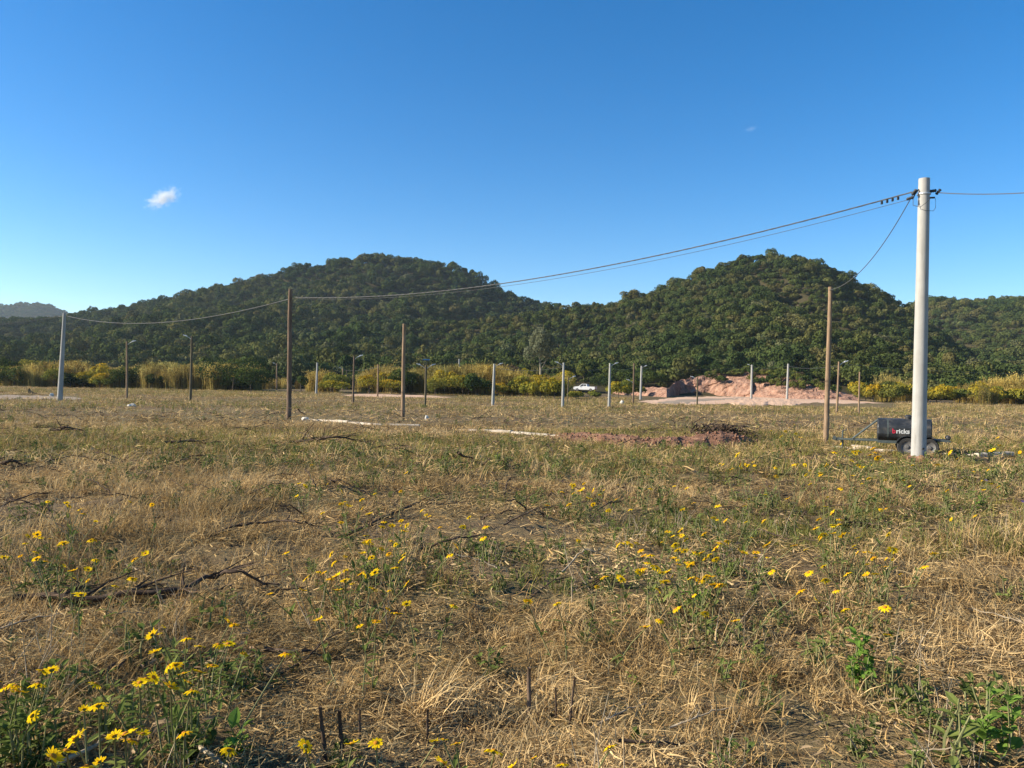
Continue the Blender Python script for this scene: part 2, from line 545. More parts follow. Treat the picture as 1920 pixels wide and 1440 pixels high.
M_ROCK = Mat('pale_rock', 0.9, 0.1); M_ROCK.base(M_ROCK.ramp(M_ROCK.noise(M_ROCK.pos(), 5, 5), [(0.3, (0.45, 0.40, 0.33)), (0.7, (0.66, 0.62, 0.54))])); M_ROCK.bump(M_ROCK.noise(M_ROCK.pos(), 12), 0.5, 0.03)

# ------------------------------------------------------------------ ground sheet
def build_ground():
    ys = list(np.linspace(-240, -8, 24)[:-1]) + list(np.arange(-8, 11, 0.12))
    y = ys[-1]
    while y < 3400:
        y += max(0.12, 0.017 * y)
        ys.append(y)
    ys = np.array(ys)
    u = np.linspace(-1, 1, 221)
    Y, U = np.meshgrid(ys, u, indexing='ij')
    X = U * (13 + 1.15 * np.abs(Y))
    Z = ground_z(X, Y)
    nr, nc = X.shape
    v = np.stack([X, Y, Z], -1).reshape(-1, 3)
    i = np.arange((nr - 1) * nc).reshape(nr - 1, nc)[:, :-1].ravel()
    f = np.stack([i, i + 1, i + nc + 1, i + nc], 1)
    me = mesh('ground', v, f, [M_SOIL], smooth=True)
    return tag(obj('ground', me), kind='structure')


build_ground()

# ------------------------------------------------------------------ hills
def hor(px):
    return 718 + 0.01746 * (px - 960)


HILLS = {
    'A': dict(D=640, foot=255, back=160, tree=4.8, sil=[(-700, 640), (-300, 622), (-100, 608), (60, 602), (130, 594), (200, 584), (300, 562), (400, 542), (480, 522),
              (560, 500), (640, 489), (700, 478), (760, 485), (800, 490), (850, 500), (885, 516), (910, 535), (960, 552), (1000, 566), (1060, 582), (1150, 602), (1300, 640), (1420, 690), (1500, 720)]),
    'B': dict(D=420, foot=168, back=120, tree=3.5, sil=[(400, 712), (470, 694), (540, 662), (600, 632), (667, 608), (760, 607), (860, 604), (950, 592), (1000, 584), (1060, 576),
              (1110, 569), (1135, 571), (1170, 556), (1220, 546), (1270, 522), (1310, 504), (1350, 493), (1400, 480), (1440, 475), (1500, 482), (1535, 491), (1570, 508), (1610, 531),
              (1650, 550), (1690, 575), (1740, 612), (1790, 652), (1850, 690), (1900, 715)]),
    'C': dict(D=640, foot=215, back=160, tree=4.8, sil=[(1500, 715), (1580, 650), (1640, 605), (1700, 576), (1740, 560), (1790, 563), (1840, 566), (1880, 562), (1920, 556), (2050, 545), (2300, 560), (2600, 600)]),
    'D': dict(D=1900, foot=1200, back=400, tree=9.0, sil=[(-900, 600), (-400, 590), (-150, 588), (-40, 574), (20, 568), (60, 565), (95, 570), (130, 587), (200, 612), (320, 640), (420, 700)]),
}


def hill_height(key, X, Y):
    h = HILLS[key]
    X = np.asarray(X, float); Y = np.asarray(Y, float)
    Ye = np.clip(Y, 40, None) * 0.85 + h['D'] * 0.15
    u = X / Ye * FPX + PW / 2
    sx = np.array([s[0] for s in h['sil']]); sy = np.array([s[1] for s in h['sil']])
    hh = (hor(sx) - sy) / FPX * h['D'] + EYE - h['tree'] * 0.95
    H = np.interp(u, sx, np.clip(hh, -8, None), left=-8, right=-8)
    t = (Y - h['foot']) / (h['D'] - h['foot'])
    tc = np.clip(t, 0, 1)
    g = np.sin(tc * np.pi / 2) ** 1.05
    k = h['D'] / 420
    n1 = fbm(X + 31, Y * 0.6 + 7, 62 * k, 3); n2 = (1 - np.abs(fbm(X - 80, Y * 0.35, 85 * k, 2)) * 2.2).clip(0, 1) ** 2
    mod = 1 - (0.30 * (0.5 - n1).clip(0, 1) + 0.40 * n2) * np.clip(4 * tc * (1 - tc), 0, 1)
    z = H * g * mod * np.where(t > 1, 1.0, np.clip(Y / h['D'], 0, 1) ** 0.92)
    fall = 1 - ((Y - h['D']) / h['back']) ** 2 * 0.6
    z = np.where(t > 1, np.where(fall > 0, H * fall, -8.0), z)
    z = np.where(t < 0, -2 + t * 2, z) - np.where(t >= 0, 1.2 * (1 - sstep(0, 0.08, t)), 0)
    return z - 0.5


def all_hills(X, Y, keys='ABC'):
    z = ground_z(X, Y)
    for k in keys:
        z = np.maximum(z, hill_height(k, X, Y))
    return z


def build_hill(key, nx=150, ny=70):
    h = HILLS[key]
    y0, y1 = h['foot'] - 3, h['D'] + h['back']
    ys = np.linspace(y0, y1, ny)
    sx = [s[0] for s in h['sil']]
    us = np.linspace((min(sx) - 960) / FPX - 0.03, (max(sx) - 960) / FPX + 0.03, nx)
    Y, U = np.meshgrid(ys, us, indexing='ij')
    X = U * (Y * 0.85 + h['D'] * 0.15)
    Z = np.maximum(hill_height(key, X, Y), -6)
    v = np.stack([X, Y, Z], -1).reshape(-1, 3)
    nr, nc = X.shape
    i = np.arange((nr - 1) * nc).reshape(nr - 1, nc)[:, :-1].ravel()
    f = np.stack([i, i + 1, i + nc + 1, i + nc], 1)
    tag(obj('hill', mesh('hill', v, f, [M_HILL], smooth=True)), kind='structure')


for _k in 'ABCD':
    build_hill(_k)


# ------------------------------------------------------------------ foliage builders
def quads(cen, nrm, size, asp=1.0, rng=RNG, jit=0.6):
    n = len(cen)
    nn = nrm + rng.normal(0, jit, (n, 3))
    nn /= np.linalg.norm(nn, axis=1, keepdims=True) + 1e-9
    a = np.cross(nn, rng.normal(0, 1, (n, 3))); a /= np.linalg.norm(a, axis=1, keepdims=True) + 1e-9
    b = np.cross(nn, a)
    s = (size * rng.uniform(0.6, 1.35, (n, 1)))
    a = a * s * 0.5; b = b * s * 0.5 * asp
    v = np.stack([cen - a - b * 0.35, cen + b * -1.0 + a * 0.2, cen + a + b * 0.3, cen + b + a * -0.15], 1).reshape(-1, 3)
    f = np.arange(n * 4).reshape(n, 4)
    return v, f


def crown_points(rng, Rr, H, z0, lobes, n, flat=0.0, lobe_r=(0.34, 0.55)):
    """points through a lobed crown; returns centre and outward direction"""
    cs = []; rs = []
    for k in range(lobes):
        d = rng.normal(0, 1, 3); d /= np.linalg.norm(d)
        d[2] = abs(d[2]) * 0.9 - 0.25
        q = rng.uniform(0.45, 0.8)
        cs.append(np.array([d[0] * Rr * q, d[1] * Rr * q, z0 + H * 0.5 + d[2] * H * 0.5 * q]))
        rs.append(Rr * rng.uniform(*lobe_r))
    cs = np.array(cs); rs = np.array(rs)
    w = rs ** 2 / (rs ** 2).sum()
    m = int(n * 2.2)
    li = rng.choice(lobes, m, p=w)
    d = rng.normal(0, 1, (m, 3)); d[:, 2] += 0.35; d /= np.linalg.norm(d, axis=1, keepdims=True)
    r = rs[li] * (0.62 + 0.42 * rng.random(m) ** 0.6)
    hz = H / (2 * Rr) * 1.25
    p = cs[li] + d * r[:, None] * np.array([1, 1, min(1.0, max(0.45, hz))])
    keep = np.ones(m, bool)
    for k in range(lobes):
        dd = (p - cs[k]) / np.array([1, 1, min(1.0, max(0.45, hz))])
        keep &= ~((np.linalg.norm(dd, axis=1) < rs[k] * 0.6) & (li != k))
    keep &= p[:, 2] > z0 * 0.5
    p = p[keep][:n]; d = d[keep][:n]
    return p, d


def crown_mesh(name, seed, Rr, H, z0, lobes, n, leaf, mats, top_frac=None, asp=0.8, jit=0.55, lobe_r=(0.34, 0.55)):
    rng = np.random.default_rng(seed)
    p, d = crown_points(rng, Rr, H, z0, lobes, n, lobe_r=lobe_r)
    v, f = quads(p, d, leaf, asp, rng, jit)
    fm = np.zeros(len(f), int)
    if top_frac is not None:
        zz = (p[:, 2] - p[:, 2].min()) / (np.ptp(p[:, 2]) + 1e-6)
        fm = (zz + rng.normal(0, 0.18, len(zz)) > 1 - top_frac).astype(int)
    return mesh(name, v, f, mats, fm)


def trunk_mesh(name, seed, h, r, spread, limbs, mat, top=0.75):
    rng = random.Random(seed)
    b = MB()
    base = [Vector((0, 0, -0.25))]
    for k in range(1, 5):
        base.append(Vector((rng.uniform(-.05, .05) * h * k / 4, rng.uniform(-.05, .05) * h * k / 4, h * top * k / 4)))
    b.tube(base, [r * 1.25, r, r * 0.8, r * 0.6, r * 0.35], 7)
    for k in range(limbs):
        t = rng.uniform(0.35, 0.95); i = min(3, int(t * 4)); q = base[i].lerp(base[i + 1], t * 4 - i)
        a = rng.uniform(0, 6.28); L = spread * rng.uniform(0.5, 0.9)
        e = q + Vector((math.cos(a) * L, math.sin(a) * L, h * rng.uniform(0.15, 0.4)))
        mid = q.lerp(e, 0.5) + Vector((0, 0, -0.04 * h))
        b.tube([q, mid, e], [r * 0.45, r * 0.3, r * 0.12], 5)
    return b.mesh(name, [mat], True)


# ------------------------------------------------------------------ forest on the hills (uncountable)
def forest_sources():
    out = []
    for k in range(7):
        rng = np.random.default_rng(100 + k)
        Rr = [3.0, 3.4, 2.6, 3.8, 2.8, 3.2, 2.2][k]; H = [4.4, 4.0, 5.0, 4.2, 3.8, 5.6, 5.2][k]
        p, d = crown_points(rng, Rr, H, 1.2, [7, 9, 6, 10, 7, 8, 5][k], 620, lobe_r=(0.34, 0.56))
        v, f = quads(p, d, 0.52, 0.85, rng, 0.32)
        out.append(mesh('forest_tree', v, f, [M_FOREST]))
    return out


def build_forest(name, key, spacing, scale, label):
    h = HILLS[key]
    ys = np.arange(h['foot'] + 2, h['D'] + 40, spacing)
    P = []
    sx = [s[0] for s in h['sil']]
    lo, hi = max(min(sx), -260), min(max(sx), 2200)
    for y in ys:
        x0, x1 = (lo - 960) / FPX * (y * .85 + h['D'] * .15), (hi - 960) / FPX * (y * .85 + h['D'] * .15)
        xs = np.arange(x0, x1, spacing)
        P.append(np.stack([xs, np.full_like(xs, y)], 1))
    P = np.concatenate(P)
    P += RNG.uniform(-0.48, 0.48, P.shape) * spacing
    z = hill_height(key, P[:, 0], P[:, 1])
    oth = np.full(len(P), -99.0)
    for k2 in 'ABC':
        if k2 != key:
            oth = np.maximum(oth, hill_height(k2, P[:, 0], P[:, 1]))
    keep = (z > -2.2) & (z > oth - 1.0)
    if key == 'B':   # the earth bank and the track in front of it stay bare
        u = P[:, 0] / P[:, 1] * FPX + 960
        keep &= ~((u > 1180) & (u < 1600) & (P[:, 1] < 184))
        keep &= ~((u > 930) & (u < 1180) & (P[:, 1] < 192))
        keep &= ~((u >= 1180) & (u < 1262) & (P[:, 1] < 160))
    P = P[keep]; z = z[keep]
    n = len(P)
    pts = np.stack([P[:, 0], P[:, 1], np.maximum(z, -0.6) - 0.5], 1)
    rot = np.stack([RNG.normal(0, .08, n), RNG.normal(0, .08, n), RNG.uniform(0, 6.28, n)], 1)
    s = scale * np.clip(np.exp(RNG.normal(-0.10, 0.36, n)), 0.45, 1.6)
    scl = np.stack([s, s, s * RNG.uniform(0.85, 1.25, n)], 1)
    scatter(name, pts, rot, scl, RNG.integers(0, 7, n), FOREST, label, 'forest')
    return n


FOREST = forest_sources()
build_forest('forest', 'A', 4.3, 1.02, 'dense dark green wood covering the big twin-shouldered hill')
build_forest('forest', 'B', 3.1, 0.70, 'dense olive green wood covering the rounded hill above the red earth bank')
build_forest('forest', 'C', 4.3, 1.0, 'dense green wood on the hill behind the thick concrete pole')
build_forest('forest', 'D', 7.0, 1.2, 'hazy blue-green wood on the small far hill behind the slim concrete pole')

# ------------------------------------------------------------------ trees at the foot of the hills (things)
def make_tree(name, seed, Rr, H, z0, lobes, n, leaf, mats, trunk_mat=M_TRUNK, tr=0.16, **kw):
    root = empty(name, (0, 0, 0))
    obj('trunk', trunk_mesh('trunk', seed, z0 + H * 0.8, tr, Rr * 0.8, 6, trunk_mat), root)
    obj('crown', crown_mesh('crown', seed, Rr, H, z0, lobes, n, leaf, mats, **kw), root)
    return root


TREE_KINDS = {
    'dark': [make_tree('broadleaf_tree', 200 + k, r, h, 1.0, l, 1500, 0.42, [M_TREE_DARK]) for k, (r, h, l) in enumerate([(3.0, 4.6, 9), (3.6, 4.4, 11), (2.6, 5.2, 8)])],
    'olive': [make_tree('broadleaf_tree', 210 + k, r, h, 1.0, l, 1500, 0.40, [M_TREE_OLIVE]) for k, (r, h, l) in enumerate([(2.8, 4.2, 9), (3.3, 4.6, 10), (2.4, 4.8, 8)])],
}
_used = set()


def put(proto, loc, rz, sc, label, cat, group):
    o = proto if proto.name not in _used else copy_tree(proto)
    _used.add(proto.name)
    o.location = loc; o.rotation_euler = (0, 0, rz)
    o.scale = sc if isinstance(sc, tuple) else (sc,) * 3
    return tag(o, label, cat, group)


rt = random.Random(3)
# a row of trees standing along the foot of the wooded hills
foot = []
for px in range(-60, 930, 27):
    foot.append((px + rt.uniform(-9, 9), rt.uniform(168, 200)))
for px in range(1090, 1200, 22):
    foot.append((px + rt.uniform(-6, 6), rt.uniform(196, 202)))
for px in (1176, 1188, 1201, 1214, 1227):
    foot.append((px, 176 - (px - 1176) * 0.22))
for px in range(1205, 1590, 20):
    foot.append((px + rt.uniform(-7, 7), rt.uniform(186, 192)))
for px in range(1590, 2000, 25):
    foot.append((px + rt.uniform(-9, 9), rt.uniform(165, 190)))
for px, d in foot:
    x = (px - 960) / FPX * d
    z = float(all_hills(np.array([x]), np.array([d]))[0])
    if 1170 < px < 1258 and d < 180: z = max(z, 1.0)
    k = 'olive' if rt.random() < (0.55 if px < 930 else 0.3) else 'dark'
    p = rt.choice(TREE_KINDS[k])
    s = rt.uniform(0.62, 0.95) * (0.85 if px < 930 else 1.0)
    if px < 1000: g = 'foot of the big wooded hill behind the tall weeds'
    elif px < 1200: g = 'edge of the wood behind the white pickup'
    elif px < 1590: g = 'edge of the wood above the red earth bank'
    else: g = 'edge of the wood behind the yellow bushes'
    lb = ('olive green bushy tree at the ' if k == 'olive' else 'dark green bushy tree at the ') + g
    put(p, (x, d, max(z, gz(x, d)) - 0.15), rt.uniform(0, 6.28), (s * rt.uniform(.9, 1.2), s * rt.uniform(.9, 1.2), s * rt.uniform(.85, 1.15)), lb, 'tree', 'trees along the foot of the hills')


def px_thing(px, d):
    x = (px - 960) / FPX * d
    return Vector((x, d, gz(x, d)))


t = make_tree('feathery_tree', 301, 3.4, 12.0, 2.4, 18, 5200, 0.42, [M_TREE_GREY], M_PALETRUNK, 0.24, asp=0.45, lobe_r=(0.3, 0.46))
t.location = px_thing(1013, 165) + Vector((0, 0, -0.1)); t.scale = (1.05, 1.05, 1.14)
tag(t, 'tall grey-green feathery tree with pale trunk behind the yellow bushes', 'tree')
t = make_tree('round_tree', 302, 1.05, 2.2, 0.75, 7, 1100, 0.17, [M_TREE_DARK], tr=0.09)
t.location = px_thing(564, 122); t.scale = (1.0, 1.0, 1.0)
tag(t, 'small round dark green tree standing alone beside the clearing', 'tree')
t = make_tree('skyline_tree', 303, 2.6, 3.0, 2.4, 7, 800, 0.34, [M_TREE_GREY], tr=0.14)
t.location = (float((1168 - 960) / FPX * 418), 418, float(hill_height('B', np.array([(1168 - 960) / FPX * 418]), np.array([418.]))[0]) + 2.2)
tag(t, 'thin-crowned pale tree sticking up on the ridge between the two hills', 'tree')


# ------------------------------------------------------------------ bushes
def make_bush(name, seed, W, H, n, leaf, mats, lobes=9, **kw):
    root = empty(name, (0, 0, 0))
    obj('trunk', trunk_mesh('trunk', seed, H * 0.7, 0.07, W * 0.35, 6, M_TRUNK), root).name = 'stems'
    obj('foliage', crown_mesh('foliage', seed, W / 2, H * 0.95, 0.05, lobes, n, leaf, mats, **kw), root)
    return root


BUSHES = [  # px, distance, width m, height m, kind, label
    (437, 128, 10.5, 4.6, 'd', 'broad dark green bush in front of the tall dry weeds'),
    (470, 124, 6.0, 3.2, 'd', 'lower dark green bush growing against the broad dark bush'),
    (262, 136, 4.2, 3.4, 'd', 'dark rounded bush beside the pale wooden lamp post'),
    (290, 131, 3.4, 2.2, 'd', 'low dark bush at the foot of the dry reed stand'),
    (5, 140, 5.0, 4.4, 'd', 'dark bush at the edge of the weeds far beyond the gravel track'),
    (60, 143, 5.0, 4.0, 'o', 'olive bush beside the dark bush beyond the gravel track'),
    (100, 138, 4.0, 3.4, 'o', 'olive bush behind the slim concrete pole'),
    (188, 139, 4.5, 3.6, 'y', 'yellow-green bush between the slim concrete pole and a lamp post'),
    (620, 126, 5.0, 2.6, 'o', 'olive green bush beside the thin concrete post'),
    (752, 128, 5.0, 3.3, 'd', 'dark green bush behind the short bare wooden pole'),
    (775, 130, 4.0, 3.0, 'o', 'olive bush behind the twin-headed lamp post'),
    (835, 127, 4.5, 3.2, 'y', 'yellow flowering bush beside the twin-headed lamp post'),
    (868, 124, 4.5, 3.0, 'y', 'yellow flowering bush, the middle one of its row'),
    (893, 122, 4.2, 3.0, 'd', 'dark green bush among the yellow flowering bushes'),
    (905, 134, 5.5, 4.6, 'Y', 'bright orange-yellow bush rising above its row'),
    (952, 138, 5.6, 4.9, 'b', 'rounded reddish-brown bush behind the concrete lamp post'),
    (985, 140, 4.2, 4.4, 'y', 'yellow-green bush at the foot of the feathery tree'),
    (990, 108, 2.6, 1.9, 'y', 'low yellow-green bush in front of the dry weeds'),
    (1014, 106, 3.0, 2.1, 'y', 'low yellow-green bush with dark shaded side'),
    (1040, 105, 3.2, 2.5, 'Y', 'bright orange-yellow bush beside the concrete lamp post'),
    (1060, 150, 4.6, 4.2, 'y', 'yellow-green bush behind the pale track near the pickup'),
    (1080, 110, 2.6, 0.85, 'y', 'low yellow-green bush below the white pickup'),
    (1110, 112, 2.4, 0.85, 'o', 'low olive bush below the tail of the white pickup'),
    (1130, 188, 6.0, 4.4, 'd', 'dark bush behind the white pickup'),
    (1160, 120, 3.4, 2.2, 'y', 'yellow-green bush beside the twin concrete posts'),
    (1178, 132, 3.8, 2.8, 'o', 'olive bush at the near end of the earth bank'),
    (1200, 150, 3.4, 1.6, 'o', 'small olive bush on the slope by the earth bank'),
    (1612, 130, 3.2, 2.9, 'y', 'yellow flowering bush at the far end of the earth bank'),
    (1638, 128, 2.8, 2.6, 'Y', 'bright yellow flowering bush beside the thin bare post'),
    (1672, 127, 4.2, 2.5, 'o', 'olive bush between two yellow bushes'),
    (1700, 129, 3.6, 3.1, 'y', 'yellow-green bush half behind the thick concrete pole'),
    (1765, 126, 3.4, 2.3, 'Y', 'bright yellow bush just past the thick concrete pole'),
    (1800, 127, 3.0, 2.0, 'o', 'olive bush between the yellow bushes past the thick pole'),
    (1836, 126, 3.2, 2.4, 'Y', 'bright yellow bush, second past the thick concrete pole'),
    (1868, 127, 3.0, 2.2, 'Y', 'bright yellow bush, third past the thick concrete pole'),
    (1905, 127, 3.4, 2.4, 'y', 'yellow-green bush at the end of the yellow row'),
]
for k, (px, d, w, h, kd, lb) in enumerate(BUSHES):
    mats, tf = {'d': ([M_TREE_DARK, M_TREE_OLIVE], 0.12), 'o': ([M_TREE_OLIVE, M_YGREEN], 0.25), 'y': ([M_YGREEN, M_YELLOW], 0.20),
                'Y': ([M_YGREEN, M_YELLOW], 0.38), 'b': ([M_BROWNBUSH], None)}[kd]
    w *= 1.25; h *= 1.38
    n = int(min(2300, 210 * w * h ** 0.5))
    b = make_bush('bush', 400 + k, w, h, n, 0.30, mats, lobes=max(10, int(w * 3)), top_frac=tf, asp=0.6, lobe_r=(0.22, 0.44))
    b.location = px_thing(px, d); b.rotation_euler = (0, 0, k * 1.7)
    tag(b, lb, 'bush', 'bushes along the back of the field')


rb = random.Random(8)
for k in range(64):
    if k < 32: px, d, g = rb.uniform(-60, 500), rb.uniform(131, 139), 'among the tall weeds past the gravel track'
    elif k < 50: px, d, g = rb.uniform(585, 1050), rb.uniform(121, 131), 'among the tall weeds behind the bare wooden pole'
    else: px, d, g = rb.uniform(1600, 1960), rb.uniform(126, 142), 'among the tall weeds behind the thick pole'
    kd = rb.choice('oooyyddd' if k < 32 else 'ooyyyd')
    mats, tf = {'d': ([M_TREE_DARK, M_TREE_OLIVE], 0.15), 'o': ([M_TREE_OLIVE, M_YGREEN], 0.3), 'y': ([M_YGREEN, M_YELLOW], 0.28)}[kd]
    w, h = rb.uniform(3, 6.5), rb.uniform(2.0, 4.4)
    b = make_bush('bush', 450 + k, w, h, 1000, 0.30, mats, lobes=14, top_frac=tf, asp=0.5, lobe_r=(0.18, 0.42), jit=0.8)
    b.location = px_thing(px, d); b.rotation_euler = (0, 0, k)
    tag(b, {'d': 'dark green', 'o': 'olive green', 'y': 'yellow-green'}[kd] + ' wild bush ' + g, 'bush', 'bushes along the back of the field')


# ------------------------------------------------------------------ tall dry weeds behind the field (uncountable)
def reed_mesh(seed, n=34, h=3.1, w=0.9):
    rng = np.random.default_rng(seed)
    V = []; F = []
    for k in range(n):
        x, y = rng.normal(0, w * 0.45, 2); hh = h * rng.uniform(0.55, 1.1)
        lean = rng.normal(0, 0.12, 2) * hh
        ww = rng.uniform(0.02, 0.045); a = rng.uniform(0, 3.14)
        dx, dy = math.cos(a) * ww, math.sin(a) * ww
        i = len(V)
        for t in (0, 0.5, 1.0):
            cx, cy = x + lean[0] * t * t, y + lean[1] * t * t
            q = 1 - 0.6 * t
            V += [(cx - dx * q, cy - dy * q, hh * t), (cx + dx * q, cy + dy * q, hh * t)]
        F += [(i, i + 1, i + 3, i + 2), (i + 2, i + 3, i + 5, i + 4)]
        for q in range(9):
            t = rng.uniform(0.3, 1.0); c = np.array([x + lean[0] * t * t, y + lean[1] * t * t, hh * t]) + rng.normal(0, 0.12, 3)
            vv, _ = quads(c[None], rng.normal(0, 1, (1, 3)), 0.20, 0.5, rng)
            i = len(V); V += [tuple(p) for p in vv]; F.append((i, i + 1, i + 2, i + 3))
    return mesh('tall_weed', V, F, [M_REED])


REEDS = [reed_mesh(500 + k) for k in range(5)]


def reeds(name, spans, label):
    P = []; S = []
    for (p0, p1, d0, d1, n, sc) in spans:
        px = RNG.uniform(p0, p1, n); d = RNG.uniform(d0, d1, n)
        x = (px - 960) / FPX * d
        hn = fbm(x + 3, d * 0.6, 9, 3); keep = hn > -0.06; sc = sc * (1 + 0.75 * hn)
        P.append(np.stack([x, d], 1)[keep]); S.append((sc * RNG.uniform(0.62, 1.15, n))[keep])
    P = np.concatenate(P); S = np.concatenate(S)
    n = len(P)
    scatter(name, np.stack([P[:, 0], P[:, 1], ground_z(P[:, 0], P[:, 1]) - 0.05], 1),
            np.stack([RNG.normal(0, .06, n), RNG.normal(0, .06, n), RNG.uniform(0, 6.28, n)], 1), S, RNG.integers(0, 5, n), REEDS, label, 'weeds')


reeds('tall_weeds', [(-150, 490, 137, 152, 1900, 0.98), (270, 410, 130, 140, 260, 0.95), (-150, 250, 132, 139, 380, 0.7), (480, 560, 150, 168, 160, 0.7)],
      'tall ochre dry weeds in a belt beyond the slim concrete pole')
reeds('tall_weeds', [(582, 750, 128, 146, 620, 0.98), (770, 1000, 128, 150, 900, 0.98), (930, 1060, 122, 140, 420, 0.95)],
      'tall ochre dry weeds between the bare wooden pole and the pickup')
reeds('tall_weeds', [(1650, 2150, 132, 155, 1500, 1.1), (1840, 2100, 118, 132, 420, 0.85)],
      'tall ochre dry weeds behind the yellow bushes past the thick pole')


# ------------------------------------------------------------------ red earth bank, dirt road, mounds
def sheet(name, poly, mat, lift, kind='structure', sub=28, amp=0.0, label=None, cat=None, nx=60):
    """ground patch between two pixel edges: list of (px, py_far, py_near)"""
    xs = np.linspace(poly[0][0], poly[-1][0], nx)
    far = np.interp(xs, [p[0] for p in poly], [p[1] for p in poly])
    near = np.interp(xs, [p[0] for p in poly], [p[2] for p in poly])
    rag = np.array([float(fbm(q, 3.0, 14.0, 3)) for q in xs]); rag2 = np.array([float(fbm(q, 77.0, 11.0, 3)) for q in xs])
    wd = near - far; far = far + 0.22 * wd * rag; near = near + 0.28 * wd * rag2
    taper = np.minimum(1, np.minimum(np.arange(nx), nx - 1 - np.arange(nx)) / 9.0); mid = (far + near) / 2
    far = mid + (far - mid) * taper; near = mid + (near - mid) * taper
    V = []; F = []
    for i, x in enumerate(xs):
        a = at(x, far[i]); b = at(x, near[i])
        for j in range(sub + 1):
            t = j / sub
            p = a.lerp(b, t)
            e = min(1, 4 * t, 4 * (1 - t), 6 * i / nx, 6 * (nx - 1 - i) / nx)
            p.y += 0.0
            z = gz(p.x, p.y) + lift * (0.25 + 0.75 * e) + amp * e * (0.6 + 0.8 * float(fbm(p.x, p.y, 1.1, 3)))
            V.append((p.x, p.y, z))
    for i in range(nx - 1):
        for j in range(sub):
            k = i * (sub + 1) + j
            F.append((k, k + sub + 1, k + sub + 2, k + 1))
    o = obj(name, mesh(name, V, F, [mat], smooth=True))
    return tag(o, label, cat, kind=kind)


sheet('dirt_road', [(1190, 750, 757), (1215, 746, 760), (1300, 744, 760), (1400, 743, 756), (1480, 744, 754), (1560, 748, 756), (1660, 754, 759)], M_ROAD, 0.05)
sheet('gravel_track', [(1225, 752, 759.5), (1300, 747.5, 756.5), (1360, 746, 751), (1440, 745, 748)], M_GRAVEL, 0.075)
sheet('dirt_road', [(640, 738.5, 743), (700, 739, 745), (790, 741, 746), (850, 744, 747)], M_ROAD, 0.05)
sheet('gravel_track', [(-60, 740, 749), (60, 742, 748.5), (120, 744, 749.5), (170, 746, 749.5)], M_GRAVEL, 0.04)
sheet('dirt_berm', [(1365, 750, 760), (1390, 747.5, 761.5), (1440, 746.5, 761.5), (1490, 748, 761), (1506, 752, 760)], M_ROAD, 0.05, 'thing', 24, 0.20,
      'low pale orange heap of soil on the near side of the dirt road', 'soil heap')


def build_bank():
    # px, distance of the foot, top row of the face in the photograph, distance of the top
    prof = [(1060, 196, 729, 202), (1120, 186, 727, 194), (1170, 170, 727, 177), (1200, 156, 726, 164), (1225, 148, 726, 156), (1250, 143, 727, 150), (1256, 146, 726, 153), (1261, 166, 720, 170), (1275, 177, 713, 181),
            (1300, 179, 708, 183), (1330, 178, 702, 183), (1345, 175, 698, 182), (1375, 170, 696, 180), (1410, 164, 696, 177), (1445, 157, 698, 172),
            (1476, 151, 703, 167), (1500, 146, 710, 161), (1530, 142, 718, 156), (1555, 138, 727, 150), (1580, 136, 736, 146), (1610, 134, 744, 142)]
    P = np.array(prof, float)
    s = np.linspace(0, len(prof) - 1, 240)
    ix = np.arange(len(prof))
    px = np.interp(s, ix, P[:, 0]); df = np.interp(s, ix, P[:, 1]); ty = np.interp(s, ix, P[:, 2]); dt = np.interp(s, ix, P[:, 3])
    V = []; F = []
    nt = 26
    for i in range(len(s)):
        zt = (hor(px[i]) - ty[i]) / FPX * dt[i] + EYE
        steep = 0.55 if px[i] < 1410 else 1.0
        for j in range(nt + 1):
            if j <= 20:
                t = j / 20
                d = df[i] + (dt[i] - df[i]) * (t if steep == 1 else t ** 1.4)
                z = -0.7 + (zt + 0.7) * (t ** (0.8 if steep < 1 else 1.0))
            else:
                q = (j - 20) / 6
                d = dt[i] + q * 22; z = zt + q * 0.4 - q * q * 3
            x = (px[i] - 960) / FPX * d
            e = 1.0 if j < 21 else 0.4
            n1 = float(fbm(x, d + z * 2.3, 2.2, 4)); n2 = float(fbm(x * 2.2 + 50, z * 1.2, 3.1, 3))
            d2 = d - 1.0 * n1 * e - 1.5 * max(0, n2) * e * min(1, j / 3)
            z2 = z + 0.35 * float(fbm(x + 7, d + z, 1.3, 3)) * e * min(1, j / 2)
            V.append(((px[i] - 960) / FPX * d2, d2, z2))
    for i in range(len(s) - 1):
        for j in range(nt):
            k = i * (nt + 1) + j
            F.append((k, k + nt + 1, k + nt + 2, k + 1))
    o = obj('earth_bank', mesh('earth_bank', V, F, [M_BANK]))
    tag(o, kind='structure')


